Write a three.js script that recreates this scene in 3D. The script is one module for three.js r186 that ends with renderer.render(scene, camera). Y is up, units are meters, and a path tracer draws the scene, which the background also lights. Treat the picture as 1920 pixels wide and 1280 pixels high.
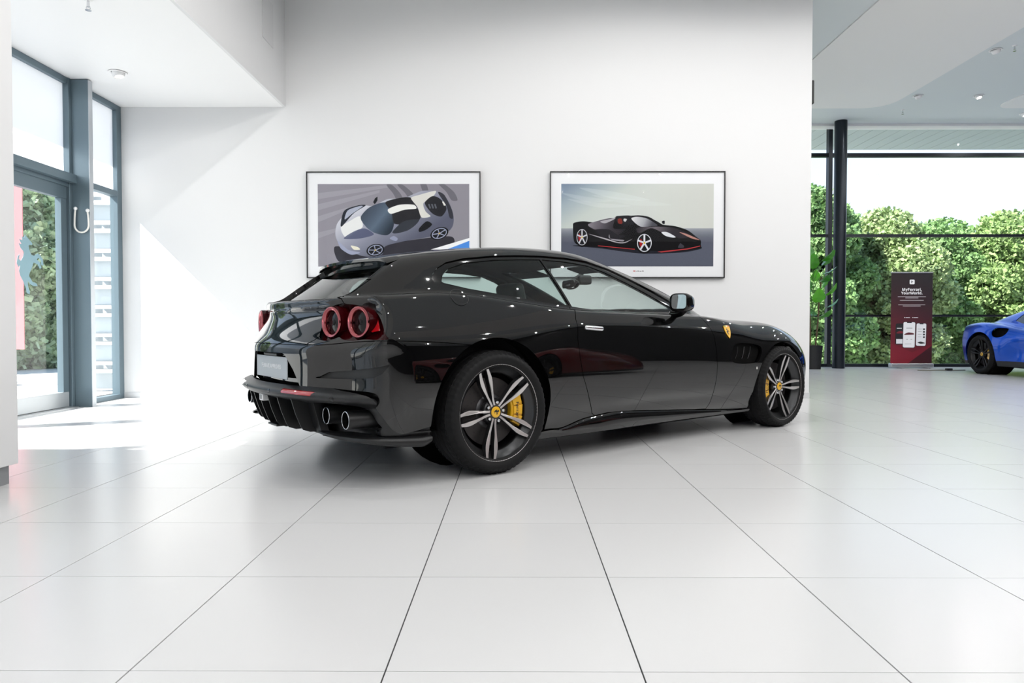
import * as THREE from 'three';
import { mergeGeometries } from 'three/addons/utils/BufferGeometryUtils.js';
import { RoundedBoxGeometry } from 'three/addons/geometries/RoundedBoxGeometry.js';
import { FontLoader } from 'three/addons/loaders/FontLoader.js';
import { TextGeometry } from 'three/addons/geometries/TextGeometry.js';
import { RectAreaLightUniformsLib } from 'three/addons/lights/RectAreaLightUniformsLib.js';

// ---------------------------------------------------------------- camera, sky, sun, exposure
RectAreaLightUniformsLib.init();
const scene = new THREE.Scene();
const renderer = new THREE.WebGLRenderer();
renderer.toneMapping = THREE.LinearToneMapping;
renderer.toneMappingExposure = 1.08;
renderer.shadowMap.enabled = true;

const camera = new THREE.PerspectiveCamera(53.13, 1.5, 0.05, 200);   // a 24 mm lens
camera.position.set(0, 0.839, 0);
camera.rotation.order = 'YXZ';
camera.rotation.y = Math.atan(6 / 1280);
camera.rotation.x = -Math.atan(29 / 1280);
scene.add(camera);

{ // clear summer sky: pale blue, whiter towards the horizon
  const w = 256, h = 128, d = new Float32Array(w * h * 4);
  for (let j = 0; j < h; j++) {
    const e = Math.max(0, Math.sin(((j + 0.5) / h - 0.5) * Math.PI));
    const t = Math.pow(1 - e, 2.2);
    for (let i = 0; i < w; i++) {
      const k = (j * w + i) * 4;
      d[k] = 0.55 + 0.75 * t; d[k + 1] = 0.85 + 0.55 * t; d[k + 2] = 1.35 + 0.15 * t; d[k + 3] = 1;
    }
  }
  const sky = new THREE.DataTexture(d, w, h, THREE.RGBAFormat, THREE.FloatType);
  sky.mapping = THREE.EquirectangularReflectionMapping; sky.magFilter = THREE.LinearFilter; sky.needsUpdate = true;
  scene.background = sky;
}
const SUN = new THREE.Vector3(1, -1.0, -0.43).normalize();
const sun = new THREE.DirectionalLight(0xfffaf3, 15);
sun.position.copy(SUN).multiplyScalar(-40).add(new THREE.Vector3(0, 0, -8));
sun.target.position.set(0, 0, -8);
sun.castShadow = true;
sun.shadow.mapSize.set(4096, 4096);
Object.assign(sun.shadow.camera, { left: -30, right: 30, top: 30, bottom: -30, near: 1, far: 120 });
scene.add(sun, sun.target);

// ---------------------------------------------------------------- helpers
const V = (x, y, z) => new THREE.Vector3(x, y, z);
let seed = 7;
const rnd = () => { seed = (seed * 1664525 + 1013904223) >>> 0; return seed / 4294967296; };
const clamp = (x, a, b) => Math.min(b, Math.max(a, x));
const sstep = (a, b, x) => { const t = clamp((x - a) / (b - a), 0, 1); return t * t * (3 - 2 * t); };
const lerp = (a, b, t) => a + (b - a) * t;
const taken = {};
function numbered(name) { const n = taken[name] = (taken[name] ?? -1) + 1; return n ? name + '_' + String(n).padStart(3, '0') : name; }
function thing(name, label, category, [x, y, z] = [0, 0, 0], turn = 0, group) {
  const o = new THREE.Group(); o.name = numbered(name); scene.add(o);
  o.position.set(x, y, z); o.rotation.y = turn; o.userData = { label, category };
  if (group) o.userData.group = group;
  return o;
}
function add(name, geo, material, parent = scene) {
  const g = Array.isArray(geo) ? merged(geo) : geo;
  const m = new THREE.Mesh(g, material); m.name = parent === scene ? numbered(name) : name;
  m.castShadow = m.receiveShadow = true; parent.add(m); return m;
}
function merged(list) {
  return mergeGeometries(list.map((g) => {
    let q = g.index ? g.toNonIndexed() : g;
    for (const k of Object.keys(q.attributes)) if (!['position', 'normal', 'uv'].includes(k)) q.deleteAttribute(k);
    if (!q.attributes.uv) q.setAttribute('uv', new THREE.BufferAttribute(new Float32Array(q.attributes.position.count * 2), 2));
    return q;
  }));
}
function structure(name, geo, material, label, parent = scene) {
  const m = add(name, geo, material, parent);
  if (parent === scene) m.userData = { kind: 'structure', label, category: name.split('_')[0] };
  return m;
}
function structGroup(name, label) {
  const o = new THREE.Group(); o.name = numbered(name); scene.add(o);
  o.userData = { kind: 'structure', label, category: name.split('_')[0] }; return o;
}
// axis-aligned box from corner to corner
function box(x0, x1, y0, y1, z0, z1, r = 0) {
  const sx = Math.abs(x1 - x0), sy = Math.abs(y1 - y0), sz = Math.abs(z1 - z0);
  const g = r ? new RoundedBoxGeometry(sx, sy, sz, 2, Math.min(r, sx / 2.01, sy / 2.01, sz / 2.01)) : new THREE.BoxGeometry(sx, sy, sz);
  return g.translate((x0 + x1) / 2, (y0 + y1) / 2, (z0 + z1) / 2);
}
const tube = (pts, r, seg = 40, rad = 10, closed = false) => new THREE.TubeGeometry(new THREE.CatmullRomCurve3(pts.map((p) => V(...p)), closed), seg, r, rad, closed);
const lathe = (pts, seg = 48) => new THREE.LatheGeometry(pts.map((p) => new THREE.Vector2(...p)), seg);
function extrude(pts, depth, bevel = 0, opt = {}) {
  const s = pts instanceof THREE.Shape ? pts : new THREE.Shape(pts.map((p) => new THREE.Vector2(...p)));
  return new THREE.ExtrudeGeometry(s, { depth, bevelEnabled: bevel > 0, bevelThickness: bevel, bevelSize: bevel, bevelOffset: -bevel, bevelSegments: 2, curveSegments: 16, ...opt });
}
const lin = (r, g, b) => new THREE.Color().setRGB(r, g, b);
const std = (color, roughness = 0.6, metalness = 0, o = {}) => new THREE.MeshStandardMaterial({ color, roughness, metalness, ...o });
const phys = (color, o = {}) => new THREE.MeshPhysicalMaterial({ color, ...o });
function canvasTex(w, h, draw, srgb = true) {
  const c = document.createElement('canvas'); c.width = w; c.height = h; const g = c.getContext('2d'); draw(g, w, h);
  const t = new THREE.CanvasTexture(c); if (srgb) t.colorSpace = THREE.SRGBColorSpace; t.magFilter = THREE.LinearFilter; return t;
}
// natural cubic spline through [x, y] pairs
function spl(p) {
  const n = p.length, x = p.map((q) => q[0]), y = p.map((q) => q[1]), m = new Float64Array(n), c = new Float64Array(n), d = new Float64Array(n);
  for (let i = 1; i < n - 1; i++) {
    const h0 = x[i] - x[i - 1], h1 = x[i + 1] - x[i], r = 6 * ((y[i + 1] - y[i]) / h1 - (y[i] - y[i - 1]) / h0), den = 2 * (h0 + h1) - h0 * c[i - 1];
    c[i] = h1 / den; d[i] = (r - h0 * d[i - 1]) / den;
  }
  for (let i = n - 2; i > 0; i--) m[i] = d[i] - c[i] * m[i + 1];
  const s0 = (y[1] - y[0]) / (x[1] - x[0]) - (x[1] - x[0]) * m[1] / 6, s1 = (y[n - 1] - y[n - 2]) / (x[n - 1] - x[n - 2]) + (x[n - 1] - x[n - 2]) * m[n - 2] / 6;
  return (t) => {
    if (t <= x[0]) return y[0] + s0 * (t - x[0]);
    if (t >= x[n - 1]) return y[n - 1] + s1 * (t - x[n - 1]);
    let i = 0; while (t > x[i + 1]) i++;
    const h = x[i + 1] - x[i], a = (x[i + 1] - t) / h, b = 1 - a;
    return a * y[i] + b * y[i + 1] + ((a * a * a - a) * m[i] + (b * b * b - b) * m[i + 1]) * h * h / 6;
  };
}
const FONT = await new FontLoader().loadAsync('fonts/droid/droid_sans_bold.typeface.json');
function textGeo(str, size, depth) { const g = new TextGeometry(str, { font: FONT, size, depth, curveSegments: 4 }); g.computeBoundingBox(); const b = g.boundingBox; return g.translate(-(b.min.x + b.max.x) / 2, -(b.min.y + b.max.y) / 2, 0); }
// ---------------------------------------------------------------- materials of the room
const grain = (lo, hi, w = 256, blotch = 0) => canvasTex(w, w, (g) => {
  const im = g.createImageData(w, w);
  for (let i = 0; i < w * w; i++) { const v = lo + (hi - lo) * rnd(); im.data[i * 4] = im.data[i * 4 + 1] = im.data[i * 4 + 2] = v; im.data[i * 4 + 3] = 255; }
  g.putImageData(im, 0, 0);
  for (let b = 0; b < blotch; b++) { g.fillStyle = `rgba(${rnd() < 0.5 ? '0,0,0' : '255,255,255'},${0.02 + rnd() * 0.03})`; g.beginPath(); g.arc(rnd() * w, rnd() * w, 4 + rnd() * 30, 0, 7); g.fill(); }
}, false);
const M = {};
M.wall = std(lin(0.765, 0.768, 0.772), 0.75);
M.ceil = std(lin(0.70, 0.745, 0.76), 0.55);
M.raft = std(lin(0.86, 0.855, 0.84), 0.7);
M.white = std(lin(0.90, 0.90, 0.90), 0.5);
M.plinth = std(lin(0.33, 0.34, 0.35), 0.4, 0.3);
M.skirt = std(lin(0.62, 0.63, 0.64), 0.45);
M.grout = std(lin(0.035, 0.037, 0.04), 0.8);
M.tiles = [0.655, 0.662, 0.67, 0.66].map((v) => std(lin(v, v, v * 1.004), 0.23));
M.steel = std(lin(0.15, 0.205, 0.24), 0.4, 0.4);
M.darksteel = std(lin(0.018, 0.022, 0.028), 0.35, 0.5);
M.glass = phys(0xffffff, { roughness: 0, transmission: 1, thickness: 0, ior: 1.5 });
M.glass.color = lin(0.95, 0.985, 0.985);
M.clear = phys(0xffffff, { roughness: 0, transmission: 1, thickness: 0, ior: 1.45, specularIntensity: 0.35 });   // anti-glare picture glass
M.frosted = phys(lin(0.74, 0.77, 0.80), { roughness: 1, transmission: 0.85, thickness: 0 });
M.charcoal = std(lin(0.012, 0.012, 0.014), 0.35);
M.black = std(lin(0.01, 0.01, 0.011), 0.45);
M.chrome = std(lin(0.75, 0.76, 0.78), 0.12, 1);
M.lamp = std(0x111111, 0.5, 0, { emissive: lin(1, 0.98, 0.94), emissiveIntensity: 4 });

// ---------------------------------------------------------------- floor: tiles on a dark bed
const T = 0.624, TX = -0.316, TD = 1.64, ROOM = { x0: -4.75, x1: 14.6, d0: -6.6, d1: 14.1, ceil: 4.88 };
{
  const floor = structGroup('floor', 'large square white porcelain tiles with thin dark joints');
  add('bed', box(ROOM.x0 - 0.3, ROOM.x1 + 0.3, -0.25, -0.004, 0.3 - ROOM.d0, -ROOM.d1 - 0.3), M.grout, floor);
  const gx = 0.0042, gd = 0.0024, list = [];
  for (let i = -8; i <= 24; i++) for (let j = -14; j <= 20; j++) {
    const x0 = Math.max(TX + i * T, ROOM.x0), x1 = Math.min(TX + (i + 1) * T, ROOM.x1), d0 = Math.max(TD + j * T, ROOM.d0), d1 = Math.min(TD + (j + 1) * T, ROOM.d1);
    if (x1 - x0 < 0.05 || d1 - d0 < 0.05) continue;
    const cx = (x0 + x1) / 2, cd = (d0 + d1) / 2, seen = cd > 1.2 && Math.abs(cx) < 0.77 * cd + 0.4 && !(cd > 8 && cx < 3.2) && !(cx < -2.7 && cd < 3.6);
    list.push({ x0, x1, d0, d1, cx, cd, rank: seen ? cd : 100 + Math.abs(cd) + Math.abs(cx) });
  }
  list.sort((a, b) => a.rank - b.rank);
  const geo = (s) => { const g = new THREE.BoxGeometry(s.x1 - s.x0 - gx, 0.012, s.d1 - s.d0 - gd); const p = g.attributes.position, n = g.attributes.normal, uv = g.attributes.uv; for (let i = 0; i < p.count; i++) if (n.getY(i) > 0.5) uv.setXY(i, p.getX(i) / 1.1, p.getZ(i) / 1.1); return g; };
  const full = geo({ x0: 0, x1: T, d0: 0, d1: T }), rest = [];
  list.forEach((s, k) => {
    const whole = Math.abs(s.x1 - s.x0 - T) < 1e-6 && Math.abs(s.d1 - s.d0 - T) < 1e-6, y = -0.006 - 0.00035 * rnd();
    if (k < 295) { const m = add('tile', whole ? full : geo(s), M.tiles[Math.floor(rnd() * 4)], floor); m.position.set(s.cx, y, -s.cd); m.name = k ? 'tile_' + String(k).padStart(3, '0') : 'tile'; }
    else rest.push(geo(s).translate(s.cx, y, -s.cd));
  });
  const m = add('tile_field', rest, M.tiles[1], floor); m.userData.kind = 'stuff';
}
// ---------------------------------------------------------------- shell
const BW = 7.95, LX = -2.66, GX = -4.62, BC = 3.373, WE = 3.42;   // back wall depth, left wall line, bay glazing, bay ceiling, end of back wall
structure('wall_back', box(GX - 0.05, WE, 0, 5.1, -BW, -BW - 0.28), M.wall, 'white plastered back wall with two framed pictures');
structure('baseboard_back', box(GX, WE + 0.006, 0, 0.065, -BW + 0.006, -BW - 0.27), M.skirt, 'pale grey skirting along the white back wall');
structure('wall_return', box(WE - 0.28, WE - 0.02, 0, 5.1, -BW - 0.27, -ROOM.d1), M.wall, 'white return wall behind the end of the back wall');
{
  const wl = structGroup('wall_left', 'white wall above the bay opening and white pillar at the left edge');
  add('soffit_face', box(LX - 0.03, LX, BC, 5.1, 0.25 - ROOM.d0, -BW), M.wall, wl);
  add('pillar', box(LX - 0.42, LX, 0.105, BC + 0.02, -2.7, -3.63, 0.004), M.wall, wl);
  add('pillar_plinth', box(LX - 0.39, LX - 0.035, 0, 0.11, -2.73, -3.605), M.plinth, wl);
  const p = add('access_panel', box(LX - 0.002, LX + 0.008, 3.88, 4.352, -7.235, -7.55, 0.002), std(lin(0.70, 0.70, 0.705), 0.5), wl); p.userData.label = 'flush grey access panel high on the wall';
  add('pillar', box(LX - 0.42, LX, 0, BC + 0.02, 1.6, 0.9), M.wall, wl);
}
structure('ceiling_bay', box(GX - 0.3, LX - 0.03, BC, BC + 0.25, 0.25 - ROOM.d0, -BW), M.white, 'low white ceiling over the window bay');
{
  const c = structGroup('ceiling', 'high grey ceiling with long white rounded rafts');
  add('slab', box(LX - 0.03, ROOM.x1 + 0.3, ROOM.ceil, ROOM.ceil + 0.25, 0.3 - ROOM.d0, -ROOM.d1), M.ceil, c);
  const raft = (x0, x1, d0, d1) => { const s = new THREE.Shape(), r = 0.55; s.moveTo(x0, d0); s.lineTo(x1, d0); s.lineTo(x1, d1 - r); s.quadraticCurveTo(x1, d1, x1 - r, d1); s.lineTo(x0 + r * 0.5, d1); s.quadraticCurveTo(x0, d1, x0, d1 - r * 0.5); s.closePath(); return extrude(s, 0.02).rotateX(-Math.PI / 2).translate(0, ROOM.ceil - 0.02, 0); };
  for (const [a, b] of [[-1.9, 1.2], [4.5, 6.85], [8.85, 11.2]]) add('raft', raft(a, b, -5.5, a < 0 ? 7.2 : 12.75), M.raft, c);
  add('edge_trim', box(WE - 0.2, ROOM.x1, ROOM.ceil - 0.045, ROOM.ceil + 0.02, -ROOM.d1 + 0.32, -ROOM.d1 + 0.1), M.white, c);
}
structure('wall_right', [box(ROOM.x1, ROOM.x1 + 0.3, 0, 5.1, 0.3 - ROOM.d0, -ROOM.d1 - 0.3)], M.charcoal, 'dark charcoal wall at the far right of the showroom');
{ // wall behind the camera: white at the left, dark panelling at the right
  const w = structGroup('wall_front', 'wall behind the camera, white then dark panels');
  add('white_wall', box(GX - 0.3, 0.4, 0, 5.1, -ROOM.d0, -ROOM.d0 + 0.3), M.wall, w);
  add('dark_panel', box(0.4, ROOM.x1 + 0.3, 0, 3.6, -ROOM.d0, -ROOM.d0 + 0.3), M.charcoal, w);
  add('upper_wall', box(0.4, ROOM.x1 + 0.3, 3.6, 5.1, -ROOM.d0, -ROOM.d0 + 0.3), M.wall, w);
}
// ---------------------------------------------------------------- window_1: the bay glazing on the left
const pane = (x, y0, y1, d0, d1) => new THREE.PlaneGeometry(d1 - d0, y1 - y0).rotateY(Math.PI / 2).translate(x, (y0 + y1) / 2, -(d0 + d1) / 2);
{
  const w = structGroup('window_1', 'steel framed bay glazing with frosted upper panes and a glass door');
  const bar = (n, y0, y1, d0, d1, x0 = -0.04, x1 = 0.05, m = M.steel) => add(n, box(GX + x0, GX + x1, y0, y1, -d0, -d1, 0.004), m, w);
  bar('head_rail', BC - 0.06, BC, 3.8, BW);
  bar('post', 0, BC - 0.06, 7.86, BW);                 // at the wall
  bar('mullion', 0, BC, 7.0, 7.16, -0.04, 0.06);
  const fin = add('fin_post', box(GX + 0.06, GX + 0.235, 0, BC - 0.005, -7.04, -7.105, 0.003), M.steel, w); fin.userData.label = 'deep steel fin post';
  bar('post', 0, BC, 3.8, 3.9);
  bar('mullion', 0, BC, 5.35, 5.45, -0.04, 0.06);
  bar('transom', 2.262, 2.395, 3.9, 7.04, -0.04, 0.05); bar('transom_cover', 2.305, 2.39, 3.9, 7.04, 0.05, 0.11);
  bar('transom', 2.325, 2.39, 7.12, 7.86, -0.04, 0.05);
  bar('bottom_rail', 0, 0.05, 7.16, 7.86);
  add('frosted_pane', pane(GX, 2.39, BC - 0.06, 7.16, 7.86), M.frosted, w);
  add('frosted_pane', pane(GX, 2.39, BC - 0.06, 5.45, 7.0), M.frosted, w);
  add('frosted_pane', pane(GX, 2.39, BC - 0.06, 3.9, 5.35), M.frosted, w);
  add('glass_pane', pane(GX, 0.05, 2.33, 7.16, 7.86), M.glass, w);
  add('glass_pane', pane(GX, 0.05, 2.30, 3.9, 5.35), M.glass, w);
  bar('bottom_rail', 0, 0.05, 3.9, 5.35);
  const door = new THREE.Group(); door.name = 'door'; w.add(door);
  const dbar = (n, y0, y1, d0, d1) => add(n, box(GX - 0.03, GX + 0.035, y0, y1, -d0, -d1, 0.004), M.steel, door);
  dbar('door_head', 2.135, 2.265, 5.46, 6.99); dbar('door_stile', 0.165, 2.135, 6.90, 6.985); dbar('door_stile', 0.165, 2.135, 5.46, 5.55); 
  add('door_kick_rail', box(GX - 0.03, GX + 0.035, 0.015, 0.165, -5.46, -6.985, 0.004), std(lin(0.55, 0.58, 0.6), 0.35, 0.5), door);
  add('door_pane', pane(GX, 0.16, 2.14, 5.55, 6.90), M.glass, door);
  add('threshold', box(GX - 0.1, GX + 0.12, -0.003, 0.012, -5.4, -7.0), std(lin(0.6, 0.62, 0.63), 0.3, 0.8), w);
  add('mullion_seal', box(GX + 0.235, GX + 0.24, 0, BC - 0.01, -7.04, -7.105), std(lin(0.5, 0.53, 0.56), 0.3, 0.6), w);
}
{ // the bay glazing goes on beside and behind the camera, under the deep canopy
  const w = structGroup('window_3', 'steel framed bay glazing running on beside the camera');
  add('end_wall', box(GX - 0.3, GX, 0, BC + 0.1, 0.3 - ROOM.d0, 4.9), M.wall, w);
  add('bay_end', box(GX - 0.3, LX, 0, BC + 0.1, 0.3 - ROOM.d0, -ROOM.d0), M.wall, w);
  for (const d of [-4.9, -2.75, -0.6, 1.55]) add('mullion', box(GX - 0.04, GX + 0.08, 0, BC, -d + 0.05, -d - 0.05), M.steel, w);
  add('transom', box(GX - 0.04, GX + 0.06, 2.3, 2.39, 4.9, -3.8), M.steel, w);
  for (const [a, b] of [[-4.85, -2.8], [-2.7, -0.65], [-0.55, 1.5], [1.6, 3.8]]) { add('glass_pane', pane(GX, 0, 2.3, a, b), M.glass, w); add('glass_pane', pane(GX, 2.39, BC, a, b), M.glass, w); }
}
// ---------------------------------------------------------------- window_2: the tall glazing at the far end
{
  const w = structGroup('window_2', 'tall dark framed glazing looking out on green trees');
  const z = -ROOM.d1, D0 = ROOM.d1;
  const post = (x, n = 'mullion') => add(n, box(x - 0.04, x + 0.04, 0, ROOM.ceil, z - 0.06, z + 0.06), M.darksteel, w);
  for (const x of [3.5, 6.44, 10.6, 14.3]) post(x);
  for (const [y, t] of [[4.33, 0.038], [2.69, 0.028], [1.05, 0.022], [0.03, 0.03]]) add('transom', box(3.2, ROOM.x1, y - t, y + t, z - 0.05, z + 0.05), M.darksteel, w);
  const xs = [3.54, 6.4, 6.48, 10.56, 10.64, 14.26], ys = [0.06, 1.028, 1.072, 2.662, 2.718, 4.292, 4.368, 4.88];
  for (let i = 0; i < 6; i += 2) for (let j = 0; j < 8; j += 2) add('glass_pane', new THREE.PlaneGeometry(xs[i + 1] - xs[i], ys[j + 1] - ys[j]).translate((xs[i] + xs[i + 1]) / 2, (ys[j] + ys[j + 1]) / 2, z), M.glass, w);
  add('header_beam', box(3.2, ROOM.x1 + 0.3, ROOM.ceil, 5.3, z - 0.1, z + 0.15), M.white, w);
}
{ const c = add('round_column', new THREE.CylinderGeometry(0.118, 0.118, ROOM.ceil, 40).translate(6.43, ROOM.ceil / 2, -13.6), std(lin(0.02, 0.026, 0.034), 0.28, 0.6)); c.userData = { label: 'dark round steel column in front of the far glazing', category: 'column' }; }
// ---------------------------------------------------------------- recessed eyeball downlights
const LAMP_POWER = 5.1;
{
  const trim = lathe([[0.062, 0], [0.082, -0.002], [0.088, -0.007], [0.086, -0.012], [0.066, -0.010], [0.062, 0]], 28);
  const eye = lathe([[0.001, 0.02], [0.05, 0.018], [0.058, 0], [0.056, -0.035], [0.048, -0.052], [0.043, -0.05], [0.045, -0.035]], 24), lens = new THREE.CircleGeometry(0.036, 24).rotateX(Math.PI / 2).translate(0, -0.044, 0);
  const well = new THREE.CylinderGeometry(0.062, 0.062, 0.004, 24).translate(0, -0.001, 0);
  const spots = [];
  for (const [x, d, tx, tz, label] of [[7.03, 10.12, 0.5, 0.3, 'tilted eyeball downlight in the grey ceiling, nearest of those in view'], [7.07, 12.11, 0.5, 0.3, 'tilted eyeball downlight beside the corner of the long white raft'],
    [8.13, 12.11, 0, -0.35, 'lit eyeball downlight between the two white rafts'], [9.69, 13.13, 0.1, -0.3, 'lit eyeball downlight below the tip of the second white raft']]) spots.push([x, ROOM.ceil, d, tx, tz, label]);
  spots.push([-3.97, BC, 6.86, 0.25, 0, 'white eyeball downlight in the low bay ceiling']);
  const rows = [[-0.9, -4.5, -2.2, 0.1, 2.4, 4.4], [1.4, -4.5, -2.2, 0.1, 2.4, 4.2, 5.7], [3.8, -4.5, -2.2, 0.1, 2.4, 4.2, 5.7], [7.2, -4, -1, 2, 5, 7.8], [9.6, 1, 4, 7, 10], [11.9, -2, 2, 6, 10, 13]];
  for (const [x, ...ds] of rows) for (const d of ds) spots.push([x, ROOM.ceil, d, 0, 0.06, 'white recessed downlight in the high ceiling above the showroom floor']);
  spots.forEach(([x, y, d, tx, tz, label], i) => {
    const o = thing('ceiling_light', label, 'ceiling light', [x, y, -d], 0, i > 4 ? 'downlights in the high ceiling' : 'downlights in view');
    add('trim_ring', trim, M.white, o); add('recess', well, M.black, o);
    const e = new THREE.Group(); e.name = 'eyeball'; e.rotation.set(tz, 0, tx); o.add(e);
    add('lamp_housing', eye, M.white, e); add('lamp_lens', lens, M.lamp, e);
    const l = new THREE.SpotLight(0xfffdfb, i === 4 ? 0.5 : i < 4 ? 1.6 : x > 7 ? LAMP_POWER * 1.5 : LAMP_POWER, 0, 1.49, 0.16, 2);
    l.position.set(0, -0.07, 0); l.target.position.set(Math.sin(tx) * 0.3, -1.07, -Math.sin(tz) * 0.3); l.castShadow = true; l.shadow.radius = 0.8; l.shadow.mapSize.set(512, 512);
    o.add(l, l.target);
  });
}
for (const [x, y, d, label] of [[-3.32, BC, 5.35, 'small sprinkler head in the bay ceiling'], [7.2, ROOM.ceil, 9.97, 'small sprinkler head beside the nearest tilted downlight'], [7.25, ROOM.ceil, 12.9, 'small sprinkler head near the far end of the grey ceiling']]) {
  const o = thing('sprinkler', label, 'sprinkler', [x, y, -d], 0, 'ceiling sprinklers');
  add('rose', lathe([[0.001, -0.008], [0.03, -0.006], [0.034, 0]], 20), M.white, o);
  add('stem', [new THREE.CylinderGeometry(0.009, 0.012, 0.05, 12).translate(0, -0.03, 0), new THREE.TorusGeometry(0.016, 0.003, 8, 16).translate(0, -0.062, 0)], M.chrome, o);
  add('deflector', new THREE.CylinderGeometry(0.022, 0.022, 0.004, 16).translate(0, -0.08, 0), M.chrome, o);
}
// ---------------------------------------------------------------- implicit surfaces -> panels
const smax = (a, b, k) => { const h = Math.max(k - Math.abs(a - b), 0) / k; return Math.max(a, b) + h * h * k * 0.25; };
const smin = (a, b, k) => -smax(-a, -b, k);
const ramp = (t, r) => 0.5 * (t + Math.sqrt(t * t + r * r));
// surface nets over a grid, every vertex pulled onto f = 0, normals from the gradient
function isoMesh(f, lo, hi, cell) {
  const n = [0, 1, 2].map((i) => Math.ceil((hi[i] - lo[i]) / cell) + 1), [nx, ny, nz] = n, val = new Float32Array(nx * ny * nz);
  const id = (i, j, k) => (i * ny + j) * nz + k;
  for (let i = 0; i < nx; i++) for (let j = 0; j < ny; j++) for (let k = 0; k < nz; k++) val[id(i, j, k)] = f(lo[0] + i * cell, lo[1] + j * cell, lo[2] + k * cell);
  const vid = new Int32Array(nx * ny * nz).fill(-1), pos = [], tri = [];
  for (let i = 0; i < nx - 1; i++) for (let j = 0; j < ny - 1; j++) for (let k = 0; k < nz - 1; k++) {
    let m = 0; const v = [];
    for (let c = 0; c < 8; c++) { v[c] = val[id(i + (c & 1), j + (c >> 1 & 1), k + (c >> 2))]; if (v[c] < 0) m |= 1 << c; }
    if (m === 0 || m === 255) continue;
    let x = 0, y = 0, z = 0, q = 0;
    for (let a = 0; a < 8; a++) for (let s = 1; s < 8; s <<= 1) {
      const b = a | s; if (b === a || (v[a] < 0) === (v[b] < 0)) continue;
      const t = v[a] / (v[a] - v[b]); q++;
      x += (a & 1) + (s === 1 ? t : 0); y += (a >> 1 & 1) + (s === 2 ? t : 0); z += (a >> 2) + (s === 4 ? t : 0);
    }
    vid[id(i, j, k)] = pos.length / 3;
    pos.push(lo[0] + (i + x / q) * cell, lo[1] + (j + y / q) * cell, lo[2] + (k + z / q) * cell);
  }
  const quad = (a, b, c, d, flip) => { if (a < 0 || b < 0 || c < 0 || d < 0) return; flip ? tri.push(a, c, b, a, d, c) : tri.push(a, b, c, a, c, d); };
  for (let i = 1; i < nx - 1; i++) for (let j = 1; j < ny - 1; j++) for (let k = 1; k < nz - 1; k++) {
    const s = val[id(i, j, k)] < 0;
    if (s !== val[id(i + 1, j, k)] < 0) quad(vid[id(i, j - 1, k - 1)], vid[id(i, j, k - 1)], vid[id(i, j, k)], vid[id(i, j - 1, k)], !s);
    if (s !== val[id(i, j + 1, k)] < 0) quad(vid[id(i - 1, j, k - 1)], vid[id(i - 1, j, k)], vid[id(i, j, k)], vid[id(i, j, k - 1)], !s);
    if (s !== val[id(i, j, k + 1)] < 0) quad(vid[id(i - 1, j - 1, k)], vid[id(i, j - 1, k)], vid[id(i, j, k)], vid[id(i - 1, j, k)], !s);
  }
  const m = { pos, tri, nor: [] };
  for (let v = 0; v < pos.length; v += 3) for (let it = 0; it < 4; it++) {
    const g = grad(f, pos[v], pos[v + 1], pos[v + 2]), l2 = g[0] * g[0] + g[1] * g[1] + g[2] * g[2], t = clamp(f(pos[v], pos[v + 1], pos[v + 2]) / l2, -cell, cell);
    for (let a = 0; a < 3; a++) pos[v + a] -= g[a] * t;
  }
  setNormals(m, f); return m;
}
function grad(f, x, y, z, e = 0.0015) { return [(f(x + e, y, z) - f(x - e, y, z)) / (2 * e), (f(x, y + e, z) - f(x, y - e, z)) / (2 * e), (f(x, y, z + e) - f(x, y, z - e)) / (2 * e)]; }
function setNormals(m, f) {
  m.nor = [];
  for (let v = 0; v < m.pos.length; v += 3) { const g = grad(f, m.pos[v], m.pos[v + 1], m.pos[v + 2]), l = Math.hypot(...g) || 1; m.nor.push(g[0] / l, g[1] / l, g[2] / l); }
}
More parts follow.
